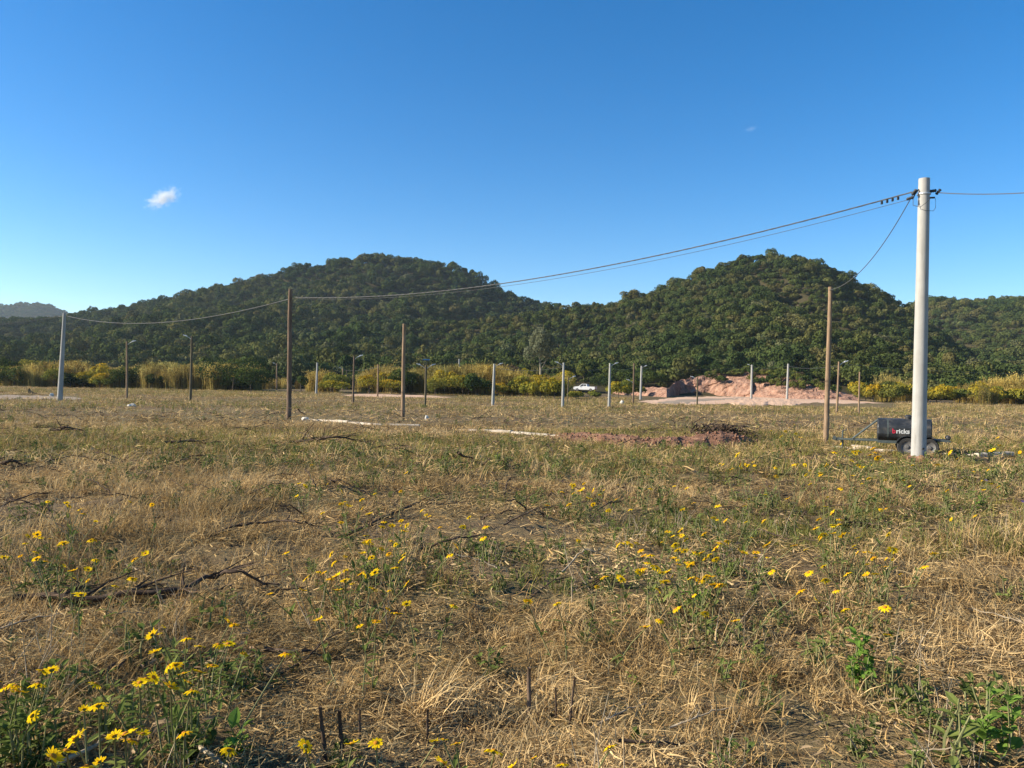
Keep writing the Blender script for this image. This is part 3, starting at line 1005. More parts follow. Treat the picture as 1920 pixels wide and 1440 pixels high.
build_bank()
rb = random.Random(12)
for k in range(34):   # scrub over the bank's upper edge, plus lower bushes added to imitate face shadow
    px = 1345 + k * 10.5 + rb.uniform(-5, 5) if k < 22 else rb.uniform(1330, 1500)
    dd = float(np.interp(px, [1261, 1300, 1345, 1410, 1476, 1530, 1580], [171, 181, 180, 175, 165, 154, 146]))
    ty = float(np.interp(px, [1261, 1300, 1345, 1410, 1476, 1530, 1580], [722, 709, 699, 698, 704, 719, 737]))
    kd = rb.choice('ddo')
    b = make_bush('bush', 480 + k, rb.uniform(2.2, 4.2), rb.uniform(1.4, 3.0), 900, 0.28, {'d': [M_TREE_DARK, M_TREE_OLIVE], 'o': [M_TREE_OLIVE, M_BROWNBUSH]}[kd], lobes=9, top_frac=0.2, asp=0.6, lobe_r=(0.26, 0.46))
    zz = (hor(px) - ty) / FPX * dd + EYE
    dn = 0.0 if k < 22 else rb.uniform(0.15, 0.55)
    b.location = ((px - 960) / FPX * (dd - 1 - dn * 13), dd - 1.0 - dn * 13, zz - 0.9 - dn * (zz - 0.4)); b.rotation_euler = (0, 0, k)
    tag(b, {'d': 'dark green', 'o': 'olive and brown'}[kd] + ' scrub bush on the red earth bank, lower ones added for shade', 'bush', 'scrub on the earth bank')


def build_mound():
    V = []; F = []
    nx, ny = 110, 34
    pxs = np.linspace(1030, 1420, nx)
    topy = np.interp(pxs, [1030, 1060, 1100, 1150, 1190, 1220, 1260, 1290, 1320, 1350, 1390, 1420], [0.0, .16, .30, .34, .30, .26, .32, .30, .44, .50, .36, 0])
    for i, p in enumerate(pxs):
        fr = at(p, np.interp(p, [1030, 1150, 1250, 1330, 1420], [826, 836, 842, 842, 836]))
        for j in range(ny):
            t = j / (ny - 1)
            d = fr.y + t * 4.6
            x = fr.x / fr.y * d
            hgt = topy[i] * math.sin(math.pi * min(1, t * 1.05)) ** 0.8
            n = float(fbm(x, d, 1.2, 3)); n2 = float(fbm(x + 5, d, 0.33, 3))
            z = gz(x, d) - 0.03 + hgt * (1 + 0.35 * n) * 0.82 + n2 * 0.085 * min(1, hgt * 6)
            V.append((x, d, z))
    for i in range(nx - 1):
        for j in range(ny - 1):
            k = i * ny + j
            F.append((k, k + ny, k + ny + 1, k + 1))
    o = obj('soil_mound', mesh('soil_mound', V, F, [M_MOUND]))
    rr = random.Random(31); cm = MB()
    for q in range(420):
        i = rr.randrange(2, nx - 2); j = min(ny - 1, int(abs(rr.gauss(0.25, .3)) * ny)); p = Vector(V[i * ny + j]); r = rr.uniform(.025, .09)
        p += Vector((rr.gauss(0, .2), rr.gauss(0, .3) - (0.25 if rr.random() < .3 else 0), 0)); p.z = max(gz(p.x, p.y), p.z - 0.02) + r * .3
        a = [Vector((rr.uniform(.6, 1.3) * dx, rr.uniform(.6, 1.3) * dy, rr.uniform(.5, 1.0) * dz)) * r + p for dx, dy, dz in ((1, 0, 0), (-1, 0, 0), (0, 1, 0), (0, -1, 0), (0, 0, 1), (0, 0, -1))]
        cm.add(a, [(0, 2, 4), (2, 1, 4), (1, 3, 4), (3, 0, 4), (2, 0, 5), (1, 2, 5), (3, 1, 5), (0, 3, 5)])
    co = obj('clods', cm.mesh('clods', [M_MOUND]), o); co['kind'] = 'stuff'
    tag(o, 'long low mound of bare red soil behind the broken kerb', 'soil mound')


build_mound()


# ------------------------------------------------------------------ kerb, in cast lengths
KERB_LINES = []


def build_kerb(name, line, seglen):
    pts = [at(*p) for p in line]
    KERB_LINES.extend(zip(pts[:-1], pts[1:]))
    root = empty(name, pts[0])
    tag(root, kind='structure')
    rr = random.Random(21)
    for a, b in zip(pts[:-1], pts[1:]):
        L = (b - a).length; n = max(1, round(L / seglen))
        for k in range(n):
            p = a.lerp(b, k / n); q = a.lerp(b, (k + 1) / n)
            d = (q - p); ang = math.atan2(d.y, d.x); l = d.length - 0.03
            c = (p + q) / 2
            mb = MB()
            w, h = 0.26, 0.11 + rr.uniform(-.04, .03)
            nn = 6
            v = []
            for i in range(nn + 1):
                xx = -l / 2 + l * i / nn
                ch = rr.uniform(-0.012, 0.012); cw = rr.uniform(-0.012, 0.012)
                v += [(xx, -w / 2 + cw, -0.14), (xx, -w / 2 + cw + .02, h + ch - 0.03), (xx, -w / 2 + cw + .05, h + ch), (xx, w / 2, h + ch), (xx, w / 2, -0.14)]
            f = []
            for i in range(nn):
                for j in range(4):
                    m0 = i * 5 + j
                    f.append((m0, m0 + 5, m0 + 6, m0 + 1))
            f += [(0, 1, 2, 3, 4), tuple(nn * 5 + j for j in (4, 3, 2, 1, 0))]
            mb.add(v, f)
            o = obj('kerb_stone', mb.mesh('kerb_stone', [M_KERB]), root)
            o.location = Vector((c.x, c.y, gz(c.x, c.y) - rr.uniform(0.0, 0.05))) - root.location
            o.rotation_euler = (rr.uniform(-.06, .06), rr.uniform(-.03, .03), ang + rr.uniform(-.025, .025))


build_kerb('kerb', [(574, 787), (655, 793), (700, 797), (787, 799)], 1.6)
build_kerb('kerb', [(862, 806), (960, 812), (1050, 818)], 1.6)
build_kerb('kerb', [(1562, 838), (1640, 844), (1700, 848)], 1.4)
build_kerb('kerb', [(1765, 851), (1830, 855), (1895, 856)], 1.4)


# ------------------------------------------------------------------ utility poles and lamp posts
def pole_frame(base_px, top_px, dist=None):
    if dist is None:
        b = at(*base_px)
    else:
        b = px_thing(base_px[0], dist)
    tp = at_d(top_px[0], top_px[1], b.y)
    return b, tp


def pole_mesh(name, h, rb, rt_, mat, n=20, wob=0.0, seed=0, lean=(0, 0)):
    rr = random.Random(seed)
    m = MB(); pts = []; rs = []
    K = 14
    for i in range(K + 1):
        t = i / K
        z = -0.4 + (h + 0.4) * t
        tt = max(0, z / h)
        wv = wob * math.sin(t * 5 + seed) if 0 < i < K else 0
        pts.append((lean[0] * tt + wv + rr.uniform(-1, 1) * wob * 0.4 * (0 < i < K), lean[1] * tt + wv * 0.5, z))
        rs.append((rb + (rt_ - rb) * t) * (1 + rr.uniform(-1, 1) * wob * 1.2))
    v = []; f = []
    for i, p in enumerate(pts):
        for k in range(n):
            a = 2 * math.pi * k / n
            v.append((p[0] + rs[i] * math.cos(a), p[1] + rs[i] * math.sin(a), p[2]))
    for i in range(K):
        for k in range(n):
            k2 = (k + 1) % n
            f.append((i * n + k, i * n + k2, (i + 1) * n + k2, (i + 1) * n + k))
    top = [K * n + k for k in range(n)]
    m.add(v, f + [tuple(top)])
    me = m.mesh(name, [mat])
    return smooth_angle(me, 40)


POLES = {}


def lamp_arm(root, h, side, lean, L=0.50, drop=0.25, rise=0.22, head=True):
    m = MB()
    x0, y0 = lean[0] * (1 - drop / h), lean[1]
    a = Vector((x0, y0, h - drop - 0.12)); b = Vector((x0 + side * L * 0.55, y0, h - drop + rise * 0.5)); c = Vector((x0 + side * L, y0, h - drop + rise))
    m.tube([a, b, c], 0.026, 8)
    arm = obj('arm', smooth_angle(m.mesh('arm', [M_GALV])), root)
    hm = MB()
    hm.box((0, 0, 0), (0.34, 0.17, 0.055)); hm.box((-side * 0.08, 0, 0.04), (0.16, 0.12, 0.045))
    hd = obj('lamp_head', hm.mesh('lamp_head', [M_LAMP]), root)
    hd.location = c + Vector((side * 0.14, 0, 0.06)); hd.rotation_euler = (0, -side * 0.33, 0)


def pole(base_px, top_px, wb, wt, mat, label, cat='lamp post', name='lamp_post', arms=(), dist=None, wob=0.006, group='lamp posts and poles across the field', panel=False, drop=0.25):
    b, tp = pole_frame(base_px, top_px, dist)
    h = tp.z - b.z
    s = b.y / FPX
    rb, rtp = wb * s / 2, wt * s / 2
    lean = (tp.x - b.x, 0.0)
    root = empty(name, b)
    seed = int(base_px[0])
    obj('shaft', pole_mesh('shaft', h, rb, rtp, mat, wob=wob, seed=seed, lean=lean), root)
    for sd in arms:
        lamp_arm(root, h, sd, lean, drop=drop)
    if panel:
        pm = MB(); pm.box((lean[0], 0, h + 0.42), (0.6, 0.45, 0.04), rot=(0.25, 0.0, 0)); pm.tube([(lean[0], 0, h - 0.1), (lean[0], 0, h + 0.42)], 0.025, 6)
        obj('solar_panel', pm.mesh('solar_panel', [M_PANEL]), root)
    tag(root, label, cat, group)
    POLES[label] = (root, b, tp, rtp)
    return root, b, tp


UP = 'utility poles standing in the field'
C1, C1b, C1t = pole((1722, 862), (1733, 335), 26.5, 19.5, M_CONC, 'thick pale concrete utility pole standing beside the black tank trailer', 'utility pole', 'utility_pole', wob=0.0, group=UP)
C2, C2b, C2t = pole((112, 751), (121, 587), 10, 5.5, M_CONC2, 'slim tapering grey concrete pole at the end of the gravel track', 'utility pole', 'utility_pole', wob=0.0, group=UP)
W1, W1b, W1t = pole((541, 786), (545, 542), 9.5, 7.5, M_WOOD, 'tall rough wooden pole carrying the sagging cable at the kerb end', 'utility pole', 'utility_pole', wob=0.016, group=UP)
W2, W2b, W2t = pole((755, 782), (758, 607), 8, 6, M_WOOD_PALE, 'bare tan wooden pole with no wires behind the broken kerb', 'utility pole', 'utility_pole', wob=0.010, group=UP)
W3, W3b, W3t = pole((1549, 831), (1557, 538), 10, 7.5, M_WOOD_PALE, 'tan wooden pole in front of the trailer drawbar', 'utility pole', 'utility_pole', wob=0.010, group=UP)
# the next pole of the line, beside the photographer: it holds the far end of the cable leaving the thick pole
NP = Vector((16.0, 6.0, gz(16, 6)))
nxt = empty('utility_pole', NP)
obj('shaft', pole_mesh('shaft', 8.0, 0.22, 0.15, M_CONC), nxt)
tag(nxt, 'pale concrete utility pole holding the far end of the side cable', 'utility pole', UP)

pole((238, 749), (238, 640), 4.2, 3.2, M_WOOD_PALE, 'tan wooden lamp post with a short arm beside the rounded dark bush', arms=(1,))
pole((357, 752), (360, 630), 5, 4, M_WOOD_DARK, 'dark wooden lamp post in front of the ochre reed stand', arms=(-1,))
pole((519, 733), (519, 681), 3, 2.4, M_WOOD_PALE, 'thin lamp post in the pale clearing beside the tall rough pole', arms=(-1,), dist=150)
pole((593, 739), (595, 680), 4.4, 3.2, M_CONC2, 'thin pale concrete post beside the small round tree', wob=0.0)
pole((642, 727), (643, 690), 2.6, 2.2, M_WOOD_PALE, 'small far lamp post half hidden by ochre weeds', arms=(-1,), dist=160)
pole((650, 727), (650, 694), 2.2, 1.9, M_WOOD_DARK, 'small far dark post half hidden by ochre weeds', dist=160)
pole((662, 758), (664, 667), 4, 3, M_WOOD, 'weathered wooden lamp post between the two bare poles', arms=(1,))
pole((708, 744), (709, 683), 3.4, 2.6, M_WOOD_PALE, 'thin tan post at the end of the pinkish dirt strip')
pole((797, 764), (799, 684), 4.6, 4, M_WOOD_DARK, 'dark twin-headed lamp post with a solar panel on top', arms=(-1, 1), panel=True)
pole((861, 735), (861, 673), 3.2, 2.6, M_CONC2, 'pale concrete post rising behind the yellow bushes', dist=152, wob=0.0)
pole((924, 761), (927, 682), 6.2, 4, M_CONC2, 'pale concrete lamp post in front of the reddish-brown bush', arms=(1,), wob=0.0)
pole((1055, 764), (1057, 680), 6, 3.6, M_CONC2, 'pale concrete lamp post beside the orange-yellow bush', arms=(-1,), wob=0.0)
pole((1064, 757), (1066, 706), 2.4, 2, M_WOOD_DARK, 'thin dark lamp post close to a concrete lamp post', arms=(1,))
pole((1142, 763), (1144, 681), 5.6, 3.8, M_CONC2, 'pale concrete lamp post past the tail of the pickup', arms=(1,), wob=0.0)
pole((1187, 757), (1189, 681), 3.6, 3, M_WOOD, 'brown wooden lamp post with its arm set low', arms=(-1,), drop=2.2)
pole((1201, 749), (1203, 686), 4.4, 3.4, M_CONC2, 'pale concrete lamp post at the near end of the earth bank', arms=(1,), wob=0.0)
pole((1307, 759), (1308, 707), 3.2, 2.6, M_WOOD_DARK, 'dark lamp post standing in front of the dirt road', arms=(-1,))
pole((1409, 743), (1410, 684), 4.6, 3.6, M_CONC2, 'pale concrete lamp post before the middle of the earth bank', arms=(-1,), wob=0.0, dist=136)
pole((1476, 745), (1478, 682), 4.6, 3.4, M_CONC2, 'pale concrete post before the lit scree of the earth bank', wob=0.0, dist=134)
pole((1569, 775), (1573, 678), 4.6, 3.2, M_WOOD_PALE, 'pale lamp post behind the tan wooden pole', arms=(1,))
pole((1610, 777), (1612, 697), 3.4, 2.8, M_WOOD_PALE, 'thin bare tan post in front of the bright yellow bush')


# fittings of the thick pole
def fittings():
    lx = C1t.x - C1b.x
    h = C1t.z - C1b.z
    def off(v):
        return Vector(v)
    rr = 0.17
    top = Vector((lx, 0, h))
    m = MB()
    m.tube([top + off((-rr, -0.02, -0.32)), top + off((-0.28, -0.03, -0.46)), top + off((-0.34, -0.02, -0.60))], 0.022, 6)
    obj('hook_bracket', m.mesh('hook_bracket', [M_INS]), C1)
    m = MB()
    m.lathe([(0.03, -0.09), (0.05, -0.06), (0.03, -0.03), (0.05, 0), (0.03, 0.03), (0.05, 0.06), (0.03, 0.09)], 10)
    ins = smooth_angle(m.mesh('insulator', [M_INS]))
    for p, r in (((-0.30, -0.03, -0.40), (0, 0.7, 0)), ((-0.42, -0.02, -0.58), (0, 1.2, 0)), ((0.24, -0.04, -0.36), (0, 1.4, 0)), ((0.36, -0.10, -0.40), (0.4, 0.6, 0))):
        obj('insulator', ins, C1, top + off(p), r)
    m = MB(); m.tube([top + off((rr - .03, 0, -0.36)), top + off((0.32, -0.06, -0.38))], 0.02, 6); obj('side_bracket', m.mesh('side_bracket', [M_INS]), C1); m = MB(); m.tube([top + off((rr - .03, 0, -0.55)), top + off((0.30, -0.03, -0.55))], 0.026, 6)
    obj('side_bracket', m.mesh('side_bracket', [M_INS]), C1)
    m = MB()
    m.lathe([(rr + 0.012, -0.02), (rr + 0.012, 0.02)], 20, center=(lx * 0.95, 0, h - 0.45))
    obj('steel_band', m.mesh('steel_band', [M_GALV]), C1)
    m = MB()
    pts = [top + off((-0.34, -0.05, -0.60)), top + off((-0.36, -0.10, -0.80)), top + off((-0.22, -0.22, -0.88)), top + off((-0.02, -0.24, -0.72)), top + off((0.16, -0.12, -0.56))]
    m.tube(pts, 0.009, 5)
    pts = [top + off((0.30, -0.06, -0.58)), top + off((0.28, -0.12, -0.86)), top + off((0.16, -0.22, -0.98)), top + off((-0.05, -0.24, -0.98)), top + off((-0.16, -0.2, -0.94))]
    m.tube(pts, 0.007, 5)
    obj('jumper_wire', m.mesh('jumper_wire', [M_WIRE]), C1)
    m = MB(); m.lathe([(0.03, 0), (0.03, 0.02)], 10, axis='Y', center=(0.02, -0.235, 0.34))
    obj('bolt_hole', m.mesh('bolt_hole', [M_INS]), C1)


fittings()
_v = []; _f = []
for i in range(7):
    r = 0.16 + 0.62 * i / 6
    for k in range(28):
        a = 2 * math.pi * k / 28; rr_ = r * (1 + 0.22 * float(fbm(math.cos(a) * 3 + 9, math.sin(a) * 3, 1.2, 2)))
        x, y = rr_ * math.cos(a), rr_ * math.sin(a)
        _v.append((x, y, gz(C1b.x + x, C1b.y + y) - C1b.z + 0.16 * (1 - i / 6) ** 1.3 - 0.02 + 0.05 * float(fbm(x, y, 0.2, 2)) * (i < 6)))
for i in range(6):
    for k in range(28):
        k2 = (k + 1) % 28
        _f.append((i * 28 + k, i * 28 + k2, (i + 1) * 28 + k2, (i + 1) * 28 + k))
obj('soil_collar', mesh('soil_collar', _v, _f, [M_MOUND]), C1)


def cable(a, b, sag, r, label, n=40, twist=0, name='power_cable'):
    a = Vector(a); b = Vector(b)
    m = MB()
    k = 3 if twist else 1
    for q in range(k):
        pts = []
        for i in range(n + 1):
            t = i / n
            p = a.lerp(b, t); p.z -= 4 * sag * t * (1 - t)
            if twist:
                ph = t * twist + q * 2.094
                p += Vector((0, math.cos(ph), math.sin(ph))) * r * 0.75
            pts.append(p)
        m.tube(pts, r, 5)
    o = obj(name, m.mesh(name, [M_WIRE], True))
    return tag(o, label, 'cable', 'overhead cables')


A1 = C1t + Vector((-0.36, -0.02, -0.40)); A2 = C1t + Vector((-0.38, -0.02, -0.60))
MAIN_CABLE = cable(A1, W1t + Vector((0.13, 0, -0.44)), 0.92, 0.014, 'thick twisted cable sagging from the thick concrete pole to the tall rough pole', 90, 150)
cable(A2, W1t + Vector((0.13, 0.0, -0.50)), 0.92, 0.008, 'thin lower wire between the thick concrete pole and the tall rough pole', 60)
cable(W1t + Vector((-0.13, 0, -0.56)), C2t + Vector((0.1, 0, -0.22)), 0.95, 0.022, 'sagging cable from the tall rough pole to the slim concrete pole', 60)
cable(C2t + Vector((-0.1, 0, -0.25)), (-62, 66, 6.0), 0.9, 0.018, 'cable leaving the slim concrete pole away from the wooden pole')
cable(C1t + Vector((0.36, -0.08, -0.42)), NP + Vector((-0.1, 0.1, 7.6)), 1.25, 0.013, 'cable leaving the thick concrete pole on the side away from the wooden poles', 50)
cable(C1t + Vector((-0.30, 0.0, -0.42)), W3t + Vector((-0.05, 0, -0.12)), 0.62, 0.013, 'cable dropping from the thick concrete pole to the tan wooden pole', 50)
# row of clamps on the twisted cable
for q in range(4):
    cl = MB()
    t = 0.012 + q * 0.0048
    p = A1.lerp(W1t + Vector((0.13, 0, -0.44)), t); p.z -= 4 * 0.92 * t * (1 - t) + 0.07
    cl.box(p, (0.05, 0.05, 0.09)); cl.box(p + Vector((0, 0, 0.052)), (0.015, 0.015, 0.06))
    obj('clamp', cl.mesh('clamp', [M_INS]), MAIN_CABLE)


def top_of(key):
    for k, v in POLES.items():
        if key in k: return v[2]


_far = [('near end of the earth bank', 'before the middle'), ('before the middle', 'lit scree'), ('lit scree', 'pale lamp post behind'),
        ('thin tan post', 'half hidden by ochre weeds'), ('in front of the reddish', 'beside the orange-yellow'), ('past the tail', 'brown wooden'),
        ('past the tail', 'beside the orange-yellow'), ('thin tan post', 'rising behind the yellow')]
_names = {'near end of the earth bank': 'near bank post', 'before the middle': 'middle bank post', 'lit scree': 'scree post',
          'pale lamp post behind': 'pale lamp post', 'thin tan post': 'thin tan post', 'half hidden by ochre weeds': 'small far lamp post', 'in front of the reddish': 'post by the reddish-brown bush',
          'beside the orange-yellow': 'post by the orange-yellow bush', 'past the tail': 'pickup post', 'brown wooden': 'brown low-armed post', 'rising behind the yellow': 'post behind the yellow bushes'}
for a, b in _far:
    cable(top_of(a) + Vector((0, 0, -0.35)), top_of(b) + Vector((0, 0, -0.35)), 0.35, 0.016, 'thin cable from the %s to the %s' % (_names[a], _names[b]), 24)
cable(top_of('pale lamp post behind') + Vector((0, 0, -0.2)), (78, 100, 4.4), 0.5, 0.016, 'far thin cable running behind the thick pole from the pale lamp post', 24)


# ------------------------------------------------------------------ tank trailer
def build_trailer():
    wc = at(1697, 850)
    D = wc.y; s = D / FPX
    X = lambda px: (px - 1697) * s * 1.0
    root = empty('tank_trailer', (wc.x, wc.y, wc.z - 0.03), R(-24))
    root.scale = (0.94, 0.94, 0.96)
    tag(root, 'black tank trailer on two axles parked behind the thick concrete pole', 'trailer')
    # tank: rounded octagonal section, long axis x
    x0, x1 = X(1646), X(1742)
    zc, ry, rz = 0.79, 0.46, 0.41
    sec = []
    for k in range(8):
        for q in (-0.14, 0.0, 0.14):
            a = math.pi / 8 + k * math.pi / 4 + q
            rad = 1.0 / max(0.93, math.cos(0)) if q else 1.0
            sec.append((math.cos(a) * ry, math.sin(a) * rz))
    n = len(sec); V = []; F = []
    for (xx, sc_) in ((x0, 0.95), (x0 + 0.03, 1.0), (x1 - 0.03, 1.0), (x1, 0.95)):
        for (yy, zz) in sec:
            V.append((xx, yy * sc_, zc + zz * sc_))
    for i in range(3):
        for k in range(n):
            k2 = (k + 1) % n
            F.append((i * n + k, i * n + k2, (i + 1) * n + k2, (i + 1) * n + k))
    F += [tuple(reversed(range(n))), tuple(3 * n + k for k in range(n))]
    tank = obj('tank', mesh('tank', V, F, [M_TANK]), root)
    m = MB(); m.lathe([(0.10, zc + rz - 0.04), (0.10, zc + rz + 0.03), (0.13, zc + rz + 0.03), (0.13, zc + rz + 0.09), (0.05, zc + rz + 0.12)], 16, center=((X(1702)), 0, 0))
    obj('filler_cap', smooth_angle(m.mesh('filler_cap', [M_INS])), tank)
    for xx in (x0 + 0.32, x1 - 0.32):
        V2 = []; F2 = []
        for dx in (-0.025, 0.025):
            for (yy, zz) in sec:
                V2.append((xx + dx, yy * 1.012, zc + zz * 1.012))
        for k in range(n):
            k2 = (k + 1) % n
            F2.append((k, k2, n + k2, n + k))
        obj('weld_band', mesh('weld_band', V2, F2, [M_FRAME]), tank)
    # frame
    m = MB()
    for yy in (-0.38, 0.38):
        m.box(((x0 + x1) / 2 + 0.05, yy, 0.42), (x1 - x0 + 0.1, 0.06, 0.09))
    for xx in (x0 + 0.05, (x0 + x1) / 2, x1 - 0.05):
        m.box((xx, 0, 0.405), (0.06, 0.70, 0.06))
    obj('chassis', m.mesh('chassis', [M_FRAME]), root)
    m = MB()
    xt = X(1576)
    for yy in (-0.36, 0.36):
        m.tube([(x0 + 0.02, yy, 0.44), (xt, yy * 0.1, 0.42)], 0.035, 6)
    m.box((xt - 0.05, 0, 0.42), (0.22, 0.10, 0.10)); m.box((xt - 0.16, 0, 0.45), (0.12, 0.13, 0.12))
    obj('drawbar', m.mesh('drawbar', [M_FRAME]), root)
    m = MB(); m.tube([(X(1582), 0.07, 0.72), (X(1582), 0.07, 0.02)], 0.03, 8); m.tube([(X(1582), 0.07, 0.72), (X(1582) + 0.14, 0.07, 0.74)], 0.015, 6); m.box((X(1582), 0.07, 0.01), (0.16, 0.16, 0.02))
    obj('jack', m.mesh('jack', [M_FRAME]), root)
    for yy in (-0.22, 0.22):
        m = MB(); m.tube([(X(1601), yy * 0.9, 0.46), (x0 + 0.03, yy, zc + rz * 0.86)], 0.026, 6)
        obj('brace', m.mesh('brace', [M_FRAME]), root)
    # rear carrier
    m = MB()
    for yy in (-0.30, 0.30):
        m.box((x1 + 0.26, yy, 0.50), (0.56, 0.05, 0.05))
    m.box((x1 + 0.30, 0, 0.53), (0.44, 0.56, 0.02)); m.box((x1 + 0.53, 0, 0.50), (0.05, 0.65, 0.06))
    obj('rear_carrier', m.mesh('rear_carrier', [M_FRAME]), root)
    m = MB(); m.lathe([(0.04, -0.18), (0.075, -0.15), (0.075, 0.15), (0.04, 0.18)], 12, axis='Y', center=(x1 + 0.50, -0.05, 0.61))
    obj('hose_reel', smooth_angle(m.mesh('hose_reel', [M_INS])), root)
    m = MB(); m.tube([(x1 + 0.02, -0.34, 0.42), (x1 + 0.28, -0.36, 0.02)], 0.024, 6)
    obj('support_leg', m.mesh('support_leg', [M_FRAME]), root)
    # wheels
    tm = MB(); tm.lathe([(0.19, -0.085), (0.27, -0.095), (0.295, -0.07), (0.30, -0.02), (0.30, 0.02), (0.295, 0.07), (0.27, 0.095), (0.19, 0.085)], 28, axis='Y', cap=False)
    tyre = smooth_angle(tm.mesh('tyre', [M_TYRE]), 50)
    rm = MB(); rm.lathe([(0.03, -0.08), (0.06, -0.075), (0.07, -0.04), (0.15, -0.045), (0.19, -0.082), (0.195, 0.05), (0.05, 0.06)], 24, axis='Y')
    rim = smooth_angle(rm.mesh('rim', [M_RIM]), 40)
    fm = MB()
    V = []; F = []
    for k in range(15):
        a = R(20 + 140 * k / 14)
        for yy in (-0.13, 0.13):
            for rr in (0.345, 0.352):
                V.append((math.cos(a) * rr, yy, math.sin(a) * rr))
    for k in range(14):
        i = k * 4
        F += [(i, i + 2, i + 6, i + 4), (i + 1, i + 5, i + 7, i + 3), (i, i + 4, i + 5, i + 1), (i + 2, i + 3, i + 7, i + 6)]
    fm.add(V, F)
    fen = fm.mesh('fender', [M_TANK])
    for xx in (0.02, 0.68):
        for yy in (-0.54, 0.54):
            w = obj('wheel', tyre, root, (xx, yy, 0.29))
            obj('rim', rim, w, (0, 0, 0), (0, 0, 0 if yy < 0 else math.pi))
            obj('fender', fen, root, (xx, yy, 0.29))
        m = MB(); m.tube([(xx, -0.5, 0.29), (xx, 0.5, 0.29)], 0.03, 8)
        obj('axle', m.mesh('axle', [M_FRAME]), root)
    # lettering on the flat side facet (facing the camera)
    def text(body, mat, x, size, name):
        cu = bpy.data.curves.new('lettering', 'FONT'); cu.body = body; cu.size = size; cu.extrude = 0.002; cu.offset = 0.006
        to = bpy.data.objects.new('lettering_curve', cu); C.objects.link(to)
        dg = bpy.context.evaluated_depsgraph_get()
        me = bpy.data.meshes.new_from_object(to.evaluated_get(dg))
        bpy.data.objects.remove(to)
        me.materials.clear(); me.materials.append(mat.m)
        o = obj(name, me, tank, (x, -ry * 0.985 - 0.004, zc - 0.075), (R(90), 0, 0))
        return o
    text('b', M_RED, X(1672), 0.215, 'lettering')
    text('ricks', M_WHITE, X(1679), 0.215, 'lettering')


build_trailer()


# ------------------------------------------------------------------ white pickup
def build_pickup():
    p = at_d(1097, 734, 178); g = gz(p.x, p.y)
    root = empty('pickup_truck', (p.x, p.y, max(g, p.z) + 0.02), R(180 - 24))
    tag(root, 'white pickup truck parked on the red track behind the low bushes', 'pickup truck')
    # x forward
    prof = [(-2.6, 0.55), (-2.6, 1.12), (-0.85, 1.14), (-0.75, 1.2), (-0.60, 1.72), (0.55, 1.74), (1.25, 1.18), (2.35, 1.05), (2.58, 0.92), (2.6, 0.50)]
    low = [(2.0, 0.40), (-2.2, 0.42)]
    pr = prof + low
    V = []; n = len(pr)
    for yy, ins in ((-0.9, 0), (-0.86, 1), (0.86, 1), (0.9, 0)):
        pass
    for yy in (-0.90, 0.90):
        for (xx, zz) in pr:
            tuck = 0.14 * max(0, min(1, (zz - 1.15) / 0.6))
            V.append((xx, yy * (1 - tuck), zz))
    F = [tuple(reversed(range(n))), tuple(n + k for k in range(n))]
    for k in range(n):
        k2 = (k + 1) % n
        F.append((k, k2, n + k2, n + k))
    obj('body', mesh('body', V, F, [M_CAR]), root)
    for sd in (-1, 1):
        for (a, b, c, d) in (((-0.52, 1.24), (-0.45, 1.63), (0.0, 1.65), (0.0, 1.22)), ((0.08, 1.22), (0.08, 1.65), (0.50, 1.65), (1.0, 1.22))):
            vv = []
            for (xx, zz) in (a, b, c, d):
                tuck = 0.14 * max(0, min(1, (zz - 1.15) / 0.6))
                vv.append((xx, sd * (0.9 * (1 - tuck) + 0.012), zz))
            obj('side_window', mesh('side_window', vv, [(0, 1, 2, 3)], [M_GLASS]), root)
        m = MB(); m.box((2.56, sd * 0.66, 0.86), (0.08, 0.34, 0.14)); obj('headlight', m.mesh('headlight', [M_LAMP]), root)
        m = MB(); m.box((-2.6, sd * 0.80, 0.92), (0.05, 0.16, 0.26)); obj('tail_light', m.mesh('tail_light', [M_RED]), root)
        m = MB(); m.box((0.92, sd * 1.0, 1.2), (0.1, 0.2, 0.16)); obj('wing_mirror', m.mesh('wing_mirror', [M_CAR]), root)
    vv = [(0.62, -0.68, 1.68), (0.62, 0.68, 1.68), (1.20, 0.80, 1.24), (1.20, -0.80, 1.24)]
    obj('windscreen', mesh('windscreen', [(x + .012, y, z + .012) for x, y, z in vv], [(0, 1, 2, 3)], [M_GLASS]), root)
    m = MB(); m.box((2.62, 0, 0.52), (0.12, 1.78, 0.2)); obj('bumper', m.mesh('bumper', [M_INS]), root)
    m = MB(); m.box((-1.72, 0, 1.122), (1.5, 1.5, 0.03)); obj('cargo_bed', m.mesh('cargo_bed', [M_INS]), root)
    tm = MB(); tm.lathe([(0.2, -0.11), (0.33, -0.12), (0.36, -0.07), (0.36, 0.07), (0.33, 0.12), (0.2, 0.11)], 20, axis='Y', cap=False); tyre = smooth_angle(tm.mesh('tyre', [M_TYRE]))
    rm = MB(); rm.lathe([(0.05, -0.115), (0.21, -0.105), (0.21, 0.105), (0.05, 0.115)], 16, axis='Y'); rim = smooth_angle(rm.mesh('rim', [M_RIM]))
    for xx in (-1.62, 1.62):
        for yy in (-0.82, 0.82):
            w = obj('wheel', tyre, root, (xx, yy, 0.36)); obj('rim', rim, w, (0, 0, 0))


build_pickup()


